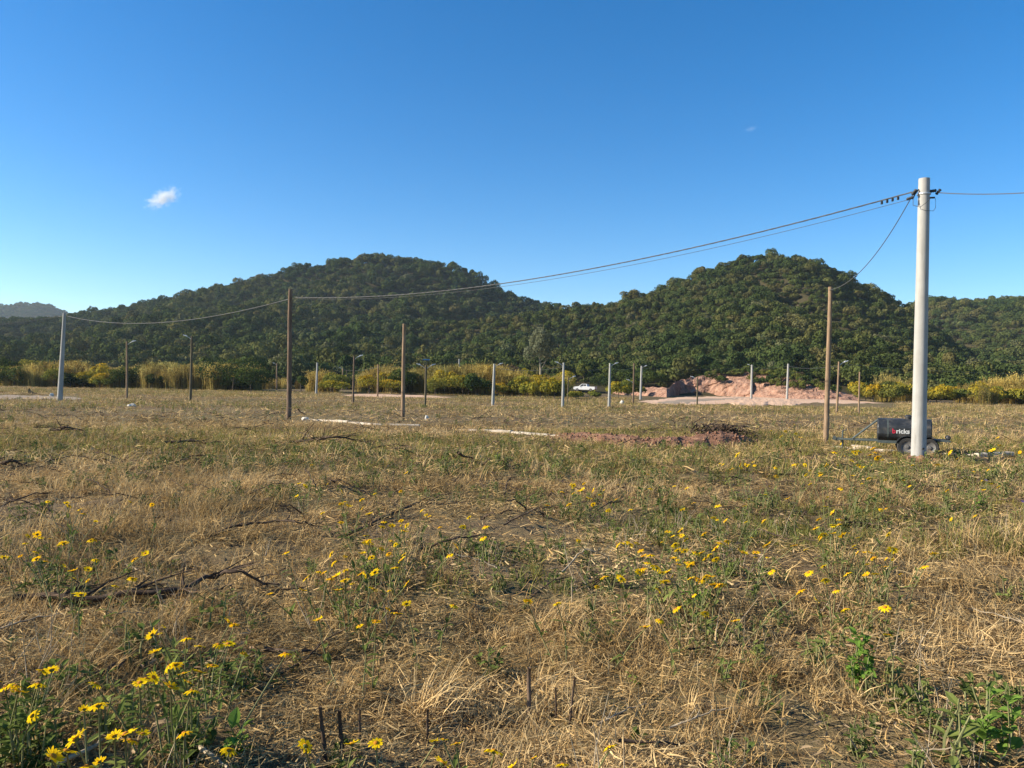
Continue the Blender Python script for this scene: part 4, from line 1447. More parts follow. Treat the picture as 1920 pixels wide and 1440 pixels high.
# ------------------------------------------------------------------ small things in the field
def rock(name, px, py, w, h, mat, label, cat='rock', seed=0):
    rr = random.Random(seed)
    p = at(px, py)
    bm = bmesh.new(); bmesh.ops.create_icosphere(bm, subdivisions=2, radius=0.5)
    for v in bm.verts:
        q = 1 + rr.uniform(-0.16, 0.16)
        v.co = Vector((v.co.x * w * q, v.co.y * w * 0.8 * q, max(-0.2, v.co.z * h * 2 * 0.8 * q)))
    me = bpy.data.meshes.new(name); bm.to_mesh(me); bm.free(); me.materials.append(mat.m)
    o = obj(name, me, None, p + Vector((0, 0, h * 0.3)), (0, 0, rr.uniform(0, 6)))
    tag(o, label, cat)


rock('rock', 800, 787, 0.26, 0.24, M_ROCK, 'pale rock in the grass behind the broken kerb', seed=1)
rock('rock', 572, 788, 0.5, 0.16, M_ROCK, 'pale flat rock at the foot of the tall rough pole', seed=2)
rock('rock', 247, 763, 0.55, 0.22, M_ROCK, 'pale rock in the grass near the tan wooden lamp post', seed=3)
rock('rock', 97, 743, 0.40, 0.30, M_ROCK, 'pale block beside the slim concrete pole', seed=4)
rock('rock', 1166, 758, 0.5, 0.4, M_ROCK, 'small pale rock at the foot of a concrete lamp post', seed=5)
p = at(62, 739)
m = MB()
m.add([(-.45, -.25, -.1), (.45, -.25, -.1), (.5, .25, -.1), (-.45, .25, -.1), (-.42, -.2, .5), (-.1, -.2, .22), (.45, -.2, .16), (.4, .2, .12), (-.1, .2, .2), (-.4, .2, .45), (-.44, 0, .72)],
      [(0, 1, 6, 5), (0, 5, 4), (1, 2, 7, 6), (2, 3, 8, 7), (3, 9, 8), (0, 4, 10, 9, 3), (4, 5, 8, 9), (5, 6, 7, 8), (4, 9, 10)])
tag(m.build('tree_stump', [M_WOOD_DARK], loc=p), 'broken brown stump lying by the gravel track', 'stump')


def branch_mesh(name, path, r, twigs, seed, mat, upness=0.16, tl=(0.07, 0.24)):
    """dead branch along a world-space path, with side twigs"""
    rr = random.Random(seed)
    pts = []
    for a, b in zip(path[:-1], path[1:]):
        for k in range(4):
            pts.append(a.lerp(b, k / 4))
    pts.append(path[-1])
    pts = [q + Vector((rr.uniform(-1, 1), rr.uniform(-1, 1), rr.uniform(-0.4, 1))) * r * 1.2 for q in pts]
    m = MB()
    n = len(pts)
    m.tube(pts, [r * (1.1 - 0.8 * i / n) for i in range(n)], 7)
    L = sum((b - a).length for a, b in zip(path[:-1], path[1:]))
    for k in range(twigs):
        i = rr.randrange(1, n - 1)
        q = pts[i]; d = (pts[i + 1] - pts[i - 1]).normalized()
        sd = Vector((rr.uniform(-1, 1), rr.uniform(-1, 1), rr.uniform(-0.1, upness * 2))).normalized()
        l = L * rr.uniform(*tl) * (1 - 0.5 * i / n)
        e = q + (d * 0.7 + sd * 0.8) * l
        mid = q.lerp(e, 0.5) + Vector((rr.uniform(-1, 1), rr.uniform(-1, 1), rr.uniform(-0.3, 1))) * l * 0.1
        r0 = r * (1.0 - 0.7 * i / n) * 0.55
        m.tube([q, mid, e], [r0, r0 * 0.7, r0 * 0.25], 5)
        for j in range(rr.randrange(0, 3)):
            f = mid.lerp(e, rr.random()); g = f + (d * 0.4 + Vector((rr.uniform(-1, 1), rr.uniform(-1, 1), rr.uniform(0, 1)))) * l * 0.3
            m.tube([f, f.lerp(g, 0.5), g], [r0 * 0.4, r0 * 0.3, r0 * 0.12], 4)
    return m.mesh(name, [mat], True)


BR = [  # (px, py, height) path, radius, twigs, material, label
    ([(20, 1122, .05), (150, 1122, .06), (330, 1112, .10), (400, 1080, .14), (450, 1074, .20), (515, 1100, .05)], 0.026, 26, M_BARK, 'big dark fallen branch with many twigs lying among dry grass'),
    ([(300, 1125, .03), (380, 1110, .1), (440, 1098, .12)], 0.020, 16, M_BARK, 'dark twiggy branch lying along the big fallen branch'),
    ([(395, 1008, .04), (440, 985, .12), (520, 978, .16), (560, 980, .18), (605, 990, .06)], 0.016, 16, M_BARK, 'thin arched dark branch beyond the big fallen branch'),
    ([(140, 1290, .03), (190, 1262, .06), (245, 1232, .05)], 0.024, 4, M_BARK, 'short dark log in the grass beside yellow daisies'),
    ([(500, 1222, .06), (560, 1222, .10), (640, 1235, .04)], 0.014, 7, M_BARK, 'dark thin branch lying flat beside a leaning stick'),
    ([(505, 1272, .02), (570, 1240, .06), (600, 1210, .14), (650, 1175, .26)], 0.008, 3, M_BARK, 'straight thin stick leaning across the dark branch'),
    ([(350, 1370, .05), (385, 1405, .08), (425, 1442, .07)], 0.014, 1, M_PALESTICK, 'bleached pale stick lying under the daisies'),
    ([(95, 1445, .06), (160, 1408, .08), (225, 1372, .04)], 0.011, 2, M_PALESTICK, 'long brown stick lying below a daisy pair'),
    ([(1045, 1085, .02), (1072, 1052, .12), (1096, 1030, .20), (1120, 1034, .18), (1140, 1048, .04)], 0.009, 1, M_PALESTICK, 'thin arched twig standing in the dry grass'),
    ([(1290, 1216, .04), (1400, 1208, .06), (1470, 1192, .07), (1525, 1180, .08)], 0.007, 3, M_BARK, 'long thin dark twig lying below a leafy weed'),
    ([(1160, 1392, .10), (1230, 1392, .10), (1300, 1396, .06)], 0.008, 2, M_BARK, 'thin dark twig beside an orange daisy'),
    ([(1560, 1030, .03), (1700, 1028, .05), (1830, 1026, .04)], 0.008, 4, M_BARK, 'thin dark twig lying flat in short straw'),
    ([(95, 808, .1), (125, 803, .3), (155, 808, .1)], 0.05, 14, M_BARK, 'dark fallen branch in the middle of the field before the slim pole'),
    ([(310, 833, .08), (360, 828, .15), (420, 832, .08)], 0.045, 16, M_BARK, 'long dark fallen branch in the middle of the field'),
    ([(545, 828, .1), (590, 826, .15), (625, 820, .3), (707, 832, .1)], 0.045, 22, M_BARK, 'twiggy dead branch heap in front of the broken kerb'),
    ([(861, 850, .35), (885, 862, .05)], 0.03, 1, M_BARK, 'short dark stick jutting from the field behind the dry grass'),
    ([(560, 768, .7), (568, 776, .3), (575, 778, .05)], 0.03, 5, M_BARK, 'dark broken branch stuck in the field near the tall rough pole'),
    ([(640, 1005, .05), (780, 945, .06), (880, 945, .05)], 0.016, 18, M_BARK, 'dark brushwood lying in a bare hollow of the field'),
    ([(790, 1030, .05), (860, 1010, .2), (920, 1000, .1)], 0.012, 12, M_BARK, 'dark twiggy brush beside a green grass tussock'),
    ([(-20, 870, .05), (20, 866, .15), (50, 872, .05)], 0.04, 14, M_BARK, 'dark brushwood at the edge of the field'),
    ([(1440, 890, .05), (1500, 888, .1), (1560, 886, .06)], 0.014, 8, M_BARK, 'dark thin branch in front of the daisies near the thick pole'),
]
for k, (path, r, tw, mt, lb) in enumerate(BR):
    w = []
    for (px, py, h) in path:
        q = at(px, py, h); w.append(q + Vector((0, 0, h)))
    o0 = w[0].copy()
    me = branch_mesh('fallen_branch', [q - o0 for q in w], r, tw, 600 + k, mt)
    tag(obj('fallen_branch', me, None, o0), lb, 'branch', 'dead branches lying in the field')

STUBS = [((612, 1446), (600, 1325), 0.013, M_BARK, 'black cut plant stub beside another black stub'),
         ((643, 1446), (636, 1332), 0.013, M_BARK, 'black cut plant stub standing next to its twin'),
         ((990, 1345), (992, 1252), 0.017, M_WOOD, 'thick grey-brown cut stalk below the straw tussock'),
         ((1066, 1362), (1078, 1270), 0.008, M_BARK, 'thin dark stalk beside the thick cut stalk'),
         ((1042, 1352), (1042, 1290), 0.007, M_BARK, 'short thin dark stalk between two taller stalks'),
         ((1072, 1130), (1072, 1088), 0.008, M_PALESTICK, 'pale upright straw stalk in a dark hollow'),
         ((800, 1400), (802, 1330), 0.009, M_BARK, 'dark upright stalk behind the orange daisies'),
         ((673, 1405), (675, 1330), 0.008, M_BARK, 'thin dark upright stalk among short grass')]
for (b, tpx, r, mt, lb) in STUBS:
    a = at(*b); e = at_d(tpx[0], tpx[1], a.y)
    L = e - a; r *= 0.72
    m = MB(); m.tube([Vector((0, 0, -0.05)), L * 0.35 + Vector((r * .4, 0, 0)), L * 0.7, L], [r * 1.15, r, r * 0.95, r * 0.85], 8)
    m.tube([L * 0.45, L * 0.5 + Vector((r * 2.2, 0, r * 1.5))], [r * 0.5, r * 0.25], 5)
    tag(m.build('cut_stalk', [mt], None, True, loc=a), lb, 'stalk', 'cut stalks in the grass')

# brush pile on the soil mound
pb = at(1352, 826)
pb.z += 0.42
root = empty('brush_pile', pb)
tag(root, 'dark heap of dead brush on top of the red soil mound', 'brush pile')
rr = random.Random(77)
for k in range(22):
    a = Vector((rr.uniform(-1.2, .8), rr.uniform(-.3, .4), rr.uniform(-0.25, .25)))
    e = a + Vector((rr.uniform(-.3, 1.0), rr.uniform(-.3, .3), rr.uniform(-.2, .32)))
    obj('branch', branch_mesh('branch', [a, a.lerp(e, .5) + Vector((0, 0, .1)), e], 0.020, 12, 800 + k, M_BARK), root)
cv, cf = quads(np.array([[rr.gauss(0, .62), rr.gauss(0, .3), rr.uniform(-.3, .22)] for _ in range(900)]), RNG.normal(0, 1, (900, 3)), 0.13, 0.5)
obj('dead_leaves', mesh('dead_leaves', cv, cf, [M_BARK]), root)


# ------------------------------------------------------------------ leafy weeds
def leaf_shape(L, W, droop, fold=0.15):
    """one leaf along +x, 2x3 grid"""
    v = []; ts = (0, 0.3, 0.65, 1.0); ws = (0.12, 0.9, 0.8, 0.05)
    for t, w in zip(ts, ws):
        z = L * (0.25 * t - droop * t * t)
        v += [(L * t, -W * w / 2, z + fold * W * w), (L * t, 0, z), (L * t, W * w / 2, z + fold * W * w)]
    f = []
    for i in range(3):
        for j in range(2):
            k = i * 3 + j
            f.append((k, k + 1, k + 4, k + 3))
    return v, f


def weed_mesh(seed, h, n, L, W, stems=4, spread=0.1, mats=None):
    rr = random.Random(seed); m = MB()
    for s in range(stems):
        a = rr.uniform(0, 6.28); lean = rr.uniform(0.1, 0.6) * spread * 4
        hh = h * rr.uniform(0.6, 1.05)
        b0 = Vector((rr.gauss(0, spread * .4), rr.gauss(0, spread * .4), -0.03))
        tip = b0 + Vector((math.cos(a) * lean * hh, math.sin(a) * lean * hh, hh))
        mid = b0.lerp(tip, 0.5) + Vector((rr.uniform(-.02, .02), rr.uniform(-.02, .02), 0))
        m.tube([b0, mid, tip], [0.005, 0.004, 0.002], 4, 1)
        for k in range(n // stems):
            t = rr.uniform(0.15, 1.0)
            q = b0.lerp(mid, t * 2) if t < .5 else mid.lerp(tip, t * 2 - 1)
            s_ = rr.uniform(0.6, 1.15) * (1.15 - 0.45 * t)
            v, f = leaf_shape(L * s_, W * s_, rr.uniform(0.05, 0.6))
            rm = Matrix.Rotation(rr.uniform(0, 6.28), 3, 'Z') @ Matrix.Rotation(rr.uniform(-0.9, 0.35), 3, 'Y') @ Matrix.Rotation(rr.uniform(-.5, .5), 3, 'X')
            m.add([q + rm @ Vector(p) for p in v], f, 0)
    return m


WEEDS = [  # px, py base, height, leaves, leaf L, leaf W, stems, spread, material, label
    (920, 1270, .26, 40, .07, .04, 5, .10, M_WEED, 'leafy green weed beside the drooping straw tussock'),
    (1190, 1285, .10, 14, .06, .035, 3, .05, M_WEED_BRIGHT, 'tiny bright green seedling in dry straw'),
    (1598, 1290, .34, 90, .07, .05, 7, .10, M_WEED_BRIGHT, 'bright green bushy weed with small rounded leaves'),
    (1680, 1350, .20, 40, .10, .05, 6, .16, M_WEED, 'dark green weed with broad leaves beside the bright bushy weed'),
    (1880, 1430, .30, 60, .10, .06, 6, .14, M_WEED_BRIGHT, 'bright broad-leaved weed beside flattened straw'),
    (1860, 1330, .22, 30, .09, .045, 5, .12, M_WEED, 'dark leafy weed behind the bright broad-leaved weed'),
    (1340, 1425, .14, 26, .07, .04, 4, .10, M_WEED, 'low dark weed among long flattened straw'),
    (1120, 1215, .24, 46, .07, .04, 6, .16, M_WEED, 'grey-green weed growing out of the straw tussock'),
    (1300, 1150, .28, 90, .09, .02, 10, .16, M_WEED_BRIGHT, 'green feathery tussock beside a lone daisy'),
    (1370, 1085, .24, 40, .07, .045, 5, .12, M_WEED, 'dark green leafy weed among daisies'),
    (20, 1385, .30, 110, .09, .045, 9, .24, M_WEED, 'wide mass of dark green weed under the daisies'),
    (60, 1440, .28, 90, .10, .05, 8, .22, M_WEED, 'large-leaved green weed under a drooping daisy'),
    (330, 1330, .30, 160, .08, .025, 12, .30, M_WEED, 'grey-green mass of narrow-leaved weed under many daisies'),
    (420, 1300, .22, 80, .07, .025, 8, .20, M_WEED, 'grey-green narrow-leaved weed beside the daisy mass'),
    (360, 1420, .22, 60, .09, .04, 6, .18, M_WEED, 'green weed around the bleached stick'),
    (430, 1425, .18, 12, .12, .08, 3, .08, M_WEED_BRIGHT, 'weed with large yellow-green leaves beside the bleached stick'),
    (640, 1430, .20, 40, .07, .035, 5, .12, M_WEED, 'small green weed around the black stubs'),
    (1120, 1100 , .18, 30, .06, .03, 4, .1, M_WEED, 'small weed in the dark hollow near the pale stalk'),
    (1705, 930, .50, 80, .10, .06, 7, .26, M_WEED, 'tall leafy weed in the grass before the thick pole'),
    (1840, 960, .42, 40, .10, .05, 5, .16, M_WEED_BRIGHT, 'tall pale green weed near a violet flower'),
    (1855, 858, .75, 110, .12, .07, 8, .30, M_WEED, 'bushy green weed past the thick pole by the kerb'),
    (1815, 830, .75, 90, .12, .04, 9, .40, M_DEADLEAF, 'brown dry shrub behind the kerb past the trailer'),
    (1470, 848, .65, 120, .11, .06, 9, .34, M_WEED, 'green flowering shrub before the tan wooden pole'),
    (1590, 862, .45, 110, .10, .05, 9, .38, M_WEED, 'green weed patch before the trailer drawbar'),
    (1690, 868, .35, 60, .10, .05, 6, .22, M_WEED, 'green weed at the foot of the thick pole'),
    (960, 870, .40, 80, .09, .035, 8, .26, M_WEED, 'rounded grey-green weed in the middle of the field'),
    (1090, 985, .30, 90, .09, .02, 9, .25, M_WEED, 'dark green grass-like weed in a shaded tussock'),
    (1600, 1100, .24, 50, .06, .02, 7, .14, M_WEED, 'blue-green fine-leaved weed under a group of daisies'),
    (880, 1040, .26, 60, .07, .025, 6, .16, M_WEED, 'dark green weed beside the twiggy brush'),
    (80, 1110, .30, 110, .07, .03, 9, .26, M_WEED, 'grey-green weed mass under a crowd of daisies'),
    (660, 1035, .28, 90, .07, .025, 8, .30, M_WEED, 'thin green weed under scattered daisies'),
    (1190, 1400, .12, 20, .06, .035, 3, .08, M_WEED, 'small green weed beside the orange daisy'),
    (1900, 1130, .22, 36, .07, .04, 5, .12, M_WEED, 'small leafy weed in pale straw'),
]
for k, (px, py, h, n, L, W, st, sp, mt, lb) in enumerate(WEEDS):
    loc = at(px, py)
    root = empty('leafy_weed', loc)
    m = weed_mesh(900 + k, h, n, L, W, st, sp)
    me = m.mesh('foliage', [mt, M_STEM])
    obj('foliage', me, root)
    tag(root, lb, 'weed', 'leafy weeds in the dry grass')


# ------------------------------------------------------------------ yellow daisies
def flower_meshes():
    out = []
    for k in range(5):
        rr = random.Random(50 + k)
        n = 11 + k % 3; m = MB()
        droop = [0.0, 0.35, -0.15, 0.55, 0.15][k]
        for q in range(n):
            a = 2 * math.pi * q / n + rr.uniform(-.12, .12)
            L = 0.047 * rr.uniform(0.85, 1.12); W = 0.020 * rr.uniform(.85, 1.15)
            v = []
            for t, w in ((0.0, .45), (0.45, 1.0), (0.8, .85), (1.0, .25)):
                z = L * (0.12 * t - (droop + rr.uniform(-.12, .2)) * t * t)
                v += [(0.012 + L * t, -W * w / 2, z), (0.012 + L * t, W * w / 2, z + 0.002)]
            rm = Matrix.Rotation(a, 3, 'Z')
            m.add([rm @ Vector(p) for p in v], [(0, 1, 3, 2), (2, 3, 5, 4), (4, 5, 7, 6)])
        pet = m.mesh('flower', [M_PETAL])
        d = MB(); d.lathe([(0.017, -0.004), (0.0185, 0.002), (0.015, 0.008), (0.007, 0.011)], 12)
        disc = smooth_angle(d.mesh('disc', [M_DISC]))
        c = MB(); c.lathe([(0.003, -0.018), (0.013, -0.010), (0.017, -0.004), (0.015, -0.001)], 10)
        cal = c.mesh('calyx', [M_BUD])
        out.append((pet, disc, cal))
    return out


FLW = flower_meshes()
BLOOMS = [(70, 1002), (93, 1010), (120, 1018), (48, 1018), (68, 1035), (88, 1053), (122, 1060), (136, 1070), (180, 1049), (165, 1068), (140, 1085), (38, 1042), (152, 1115), (272, 1038), (8, 1045), (110, 1022), (78, 1008),
          (285, 1190), (300, 1188), (350, 1197), (375, 1212), (410, 1208), (428, 1207), (440, 1170), (458, 1226), (292, 1222), (316, 1250), (330, 1246), (345, 1262), (375, 1260), (398, 1248), (355, 1280), (360, 1295), (320, 1288), (262, 1280), (288, 1270), (180, 1282), (535, 1225),
          (80, 1258), (97, 1256), (72, 1283), (10, 1288), (30, 1286), (60, 1342), (158, 1330), (185, 1322), (215, 1380), (235, 1376), (245, 1388), (268, 1376), (100, 1418), (125, 1408), (187, 1428), (162, 1437),
          (573, 1398), (430, 1406), (660, 1394), (705, 1393), (815, 1390), (832, 1386), (856, 1394), (927, 1408), (1000, 1421), (1055, 1433), (1143, 1400), (830, 1430),
          (653, 949), (680, 953), (640, 980), (605, 962), (720, 978), (755, 977), (717, 988), (825, 988), (735, 1014), (697, 1019), (757, 1040), (715, 1029), (685, 1018), (697, 1045), (742, 1064), (677, 1076), (648, 1070), (647, 1088), (763, 1094), (705, 1165), (745, 1150), (868, 988), (910, 987), (568, 1107), (620, 1085), (600, 1072), (625, 1055), (703, 925), (640, 945), (790, 957), (630, 1080),
          (1045, 1131), (1170, 1018), (1158, 1022), (1205, 1043), (1214, 1055), (1206, 1066), (1200, 1072), (1235, 1106), (1271, 1032), (1262, 1047), (1270, 1058), (1210, 1175), (1120, 1100), (1252, 997), (1142, 958), (1180, 1020),
          (1345, 974), (1360, 976), (1350, 1018), (1364, 1014), (1331, 1040), (1342, 1048), (1417, 1036), (1338, 1097), (1350, 1096), (1295, 1060), (1320, 1085), (1295, 1084), (1446, 1072), (1322, 1150), (1537, 1006), (1545, 1003), (1580, 1004), (1592, 1000), (1573, 983), (1607, 1037), (1620, 1036), (1545, 1062), (1548, 1087), (1639, 1049), (1674, 1030), (1661, 1048), (1674, 1049), (1624, 1078), (1585, 1142), (1659, 1139), (1667, 1191), (1782, 973), (1500, 1108), (1323, 1046),
          (1548, 950), (1552, 932), (1776, 920), (1789, 897), (1826, 884), (1852, 881), (1844, 919), (1694, 901), (1705, 911), (1454, 877), (1519, 882), (1511, 890), (1538, 890), (1519, 908), (1576, 916), (1611, 924), (1403, 872), (1660, 900), (1858, 908), (1562, 985),
          (1603, 848), (1610, 852), (1598, 856), (1638, 840), (1641, 848), (1632, 853), (1576, 832), (1565, 848), (1671, 867), (1617, 876), (1645, 858), (1584, 855), (1655, 862), (1473, 808), (1492, 813), (1489, 796), (1446, 808), (1480, 802), (1500, 820), (1465, 818), (1868, 803), (1870, 821), (1875, 835), (1860, 845), (1780, 848), (1795, 860), (1912, 848),
          (1216, 889), (1070, 907), (1037, 921), (1055, 922), (1085, 921), (1095, 906), (1112, 919), (1125, 927), (1132, 919), (1155, 936), (1112, 946), (1140, 957), (1182, 955), (1067, 945), (1220, 916), (1264, 911), (1287, 916), (1336, 950), (1345, 948), (1396, 949), (1399, 872), (1390, 878), (1372, 880), (1382, 852), (1075, 925), (1105, 935), (1350, 870), (1412, 866),
          (125, 943), (90, 940), (285, 946), (245, 942), (560, 907), (572, 912), (556, 930), (130, 948)]


LAND = [(at(px, py), w) for px, py, w in [
    (80, 1115, 'at one end of the big fallen branch'), (450, 1090, 'at the arched end of the big fallen branch'), (520, 990, 'by the thin arched dark branch'), (190, 1262, 'by the short dark log'),
    (385, 1405, 'by the bleached pale stick'), (330, 1300, 'in the grey-green weed mass'), (30, 1380, 'in the wide dark weed mass'), (160, 1420, 'by the long brown stick'), (610, 1440, 'by the black cut stubs'),
    (990, 1345, 'by the thick cut stalk'), (830, 1420, 'by the dark upright stalk'), (1190, 1400, 'by the thin dark twig and small weed'), (1096, 1060, 'by the thin arched twig'), (1300, 1150, 'by the green feathery tussock'),
    (1370, 1085, 'by the dark green leafy weed'), (1600, 1100, 'over the blue-green fine weed'), (1610, 1280, 'by the bright bushy weed'), (1700, 1028, 'by the flat thin twig'), (1705, 930, 'by the tall leafy weed'),
    (1840, 960, 'by the tall pale green weed'), (1855, 858, 'by the bushy weed at the kerb'), (1590, 862, 'in the weed patch before the drawbar'), (1470, 848, 'on the shrub by the tan pole'), (1690, 868, 'at the foot of the thick pole'),
    (1440, 890, 'by the dark branch near the pole'), (1200, 850, 'before the red soil mound'), (1090, 985, 'by the dark grass-like weed'), (880, 1030, 'by the twiggy brush'), (780, 950, 'in the hollow with brushwood'),
    (660, 1035, 'over the thin green weed'), (560, 830, 'before the dead branch heap'), (120, 810, 'before the lone dark branch'), (1072, 1130, 'by the pale upright stalk'), (920, 1270, 'by the straw tussock weed'), (960, 870, 'by the rounded grey-green weed'),
    (1250, 950, 'between the mound and the tussock'), (1400, 960, 'in open straw past the mound'), (1550, 990, 'in open straw before the pole')]]


def build_daisies():
    rr = random.Random(99)
    heads = []
    extra = []
    for k in range(190):
        qx, qy = rr.choice(BLOOMS[:150] + BLOOMS[60:])
        if qy > 1180 and rr.random() < 0.6: continue
        extra.append((qx + rr.gauss(0, 60), max(872, qy + rr.gauss(0, 24))))
    for (px, py) in BLOOMS + extra:
        far = py < 900
        h = rr.uniform(0.5, 0.7) if far else rr.uniform(0.30, 0.44)
        g = at(px, py, h)
        heads.append([g.x, g.y, g.z + h, far])
    left = list(range(len(heads))); plants = []
    while left:
        i = left.pop(0); grp = [i]
        rad = 0.42 + 0.035 * heads[i][1]
        for j in list(left):
            if math.hypot(heads[j][0] - heads[i][0], heads[j][1] - heads[i][1]) < rad and len(grp) < 9:
                grp.append(j); left.remove(j)
        plants.append(grp)
    words = ['', 'a single bloom', 'two blooms', 'three blooms', 'four blooms', 'five blooms', 'six blooms', 'seven blooms', 'eight blooms', 'nine blooms']
    for k, grp in enumerate(plants):
        H = [Vector(heads[i][:3]) for i in grp]
        c = sum(H, Vector()) / len(H)
        base = Vector((c.x + rr.uniform(-.03, .03), c.y + rr.uniform(-.02, .06), 0)); base.z = gz(base.x, base.y)
        root = empty('daisy_plant', base)
        far = base.y > 14
        lv = MB()
        for hd in H:
            st = MB()
            e = hd - base
            foot_ = Vector((e.x * 0.45 + rr.uniform(-.03, .03), e.y * 0.45 + rr.uniform(-.03, .03), -0.02))
            foot_.z = gz(base.x + foot_.x, base.y + foot_.y) - base.z - 0.02
            mid = foot_.lerp(e, 0.55) + Vector((rr.uniform(-.03, .03), rr.uniform(-.03, .03), 0.02))
            w = 1.0 if not far else 1.6
            st.tube([foot_, mid, e - Vector((0, 0, 0.012))], [0.0042 * w, 0.0036 * w, 0.003 * w], 5)
            obj('stem', st.mesh('stem', [M_STEM], True), root)
            for q in range(6 if not far else 9):
                t = rr.uniform(0.05, 0.72)
                p = foot_.lerp(mid, t / .55) if t < .55 else mid.lerp(e, (t - .55) / .45)
                s_ = rr.uniform(0.7, 1.2) * (1 if not far else 1.5)
                v, f = leaf_shape(0.075 * s_, 0.026 * s_, rr.uniform(.1, .6))
                rm = Matrix.Rotation(rr.uniform(0, 6.28), 3, 'Z') @ Matrix.Rotation(rr.uniform(-.9, .3), 3, 'Y')
                lv.add([p + rm @ Vector(x) for x in v], f)
            pet, disc, cal = rr.choice(FLW)
            tilt = (Matrix.Rotation(rr.gauss(-0.34, .34), 3, 'X') @ Matrix.Rotation(rr.gauss(-0.2, .40), 3, 'Y') @ Matrix.Rotation(rr.uniform(0, 6.28), 3, 'Z')).to_euler()
            s_ = (rr.uniform(0.42, 0.66) if base.y < 5 else rr.uniform(0.46, 0.74)) if not far else rr.uniform(1.0, 1.4)
            if rr.random() < 0.18: s_ *= 0.6
            fo = obj('flower', pet, root, e, tilt, s_)
            obj('disc', disc, fo); obj('calyx', cal, fo)
        obj('leaves', lv.mesh('leaves', [M_WEED]), root)
        n = len(H)
        where = min(LAND, key=lambda q: (q[0] - base).length)[1]
        tag(root, 'yellow daisy plant with %s %s' % (words[n], where), 'daisy', 'yellow daisies in the field')


build_daisies()
# two small violet flowers
for k, (px, py) in enumerate([(1849, 900), (1918, 940)]):
    g = at(px, py, 0.4); root = empty('violet_flower', g)
    m = MB(); m.tube([(0, 0, 0), (0.02, 0, .2), (0, 0, .4)], 0.004, 5); obj('stem', m.mesh('stem', [M_STEM]), root)
    M_V = Mat('violet_petal'); M_V.leafy((0.20, 0.12, 0.38), 0.3)
    f = FLW[0][0].copy(); f.materials.clear(); f.materials.append(M_V.m)
    obj('flower', f, root, (0, 0, .4), (0.8, 0.2, 0), 0.4)
    tag(root, 'small violet flower on a thin stem among the dry grass', 'flower', 'violet flowers')


# ------------------------------------------------------------------ grass (uncountable)
def wedge(n, d0, d1, side=0.76):
    d = np.sqrt(RNG.uniform(d0 * d0, d1 * d1, n))
    x = RNG.uniform(-1, 1, n) * (side * d + 2.6)
    return x, d


def bare(x, y):
    """places without grass: soil mound, tracks, bank"""
    u = x / np.maximum(y, .5) * FPX + 960
    k = (u > 1065) & (u < 1395) & (y > 26.2) & (y < 30.4) & (fbm(x, y, 0.9, 2) > -0.18)
    k |= (u > 1195) & (u < 1680) & (y > 88)
    k |= (u > 640) & (u < 860) & (y > 96) & (y < 124)
    k |= (u > -60) & (u < 150) & (y > 67) & (y < 79)
    for a, b in KERB_LINES:
        dx, dy = b.x - a.x, b.y - a.y
        t = np.clip(((x - a.x) * dx + (y - a.y) * dy) / (dx * dx + dy * dy), 0, 1)
        ds = np.hypot(x - a.x - t * dx, (y - a.y - t * dy) + 0.28)
        k |= ds < 0.42 + 0.55 * fbm(x, y, 1.3, 2)
    return k


def blades(x, y, z, az, el, L, W, curl, seg):
    """curved tapering blades; returns verts (n, 2*(seg+1), 3)"""
    n = len(x)
    out = np.empty((n, 2 * (seg + 1), 3), np.float32)
    px, py, pz = x.copy(), y.copy(), z.copy()
    e = el.copy(); a = az.copy(); tw = RNG.normal(0, 0.28, n)
    for s in range(seg + 1):
        q = (1 - 0.8 * (s / seg) ** 1.5) * W / 2
        sx, sy = -np.sin(a) * q, np.cos(a) * q
        tz = q * np.sin(tw * 2.2)
        out[:, 2 * s] = np.stack([px - sx, py - sy, pz - tz], 1)
        out[:, 2 * s + 1] = np.stack([px + sx, py + sy, pz + tz], 1)
        px = px + np.cos(a) * np.cos(e) * L / seg; py = py + np.sin(a) * np.cos(e) * L / seg
        pz = pz + np.sin(e) * L / seg
        e = e - curl / seg; a = a + tw
    return out


class Grass:
    def __init__(self):
        self.v = []; self.f = []; self.t = []; self.n = 0

    def add(self, v, tint):
        n, k, _ = v.shape
        seg = k // 2 - 1
        base = self.n + np.arange(n)[:, None] * k
        for s in range(seg):
            self.f.append((base + np.array([[2 * s, 2 * s + 1, 2 * s + 3, 2 * s + 2]])))
            self.t.append(tint)
        self.v.append(v.reshape(-1, 3)); self.n += n * k

    def build(self, name, mat, label):
        v = np.concatenate(self.v).astype(np.float32); f = np.concatenate(self.f).astype(np.int32); t = np.concatenate(self.t).astype(np.float32)
        me = bpy.data.meshes.new(name)
        me.vertices.add(len(v)); me.vertices.foreach_set('co', v.ravel())
        me.loops.add(len(f) * 4); me.loops.foreach_set('vertex_index', f.ravel())
        me.polygons.add(len(f)); me.polygons.foreach_set('loop_start', np.arange(0, len(f) * 4, 4, dtype=np.int32))
        me.attributes.new('tint', 'FLOAT', 'FACE').data.foreach_set('value', t)
        me.materials.append(mat.m)
        me.update(calc_edges=True)
        tag(obj(name, me), label, 'grass', kind='stuff')


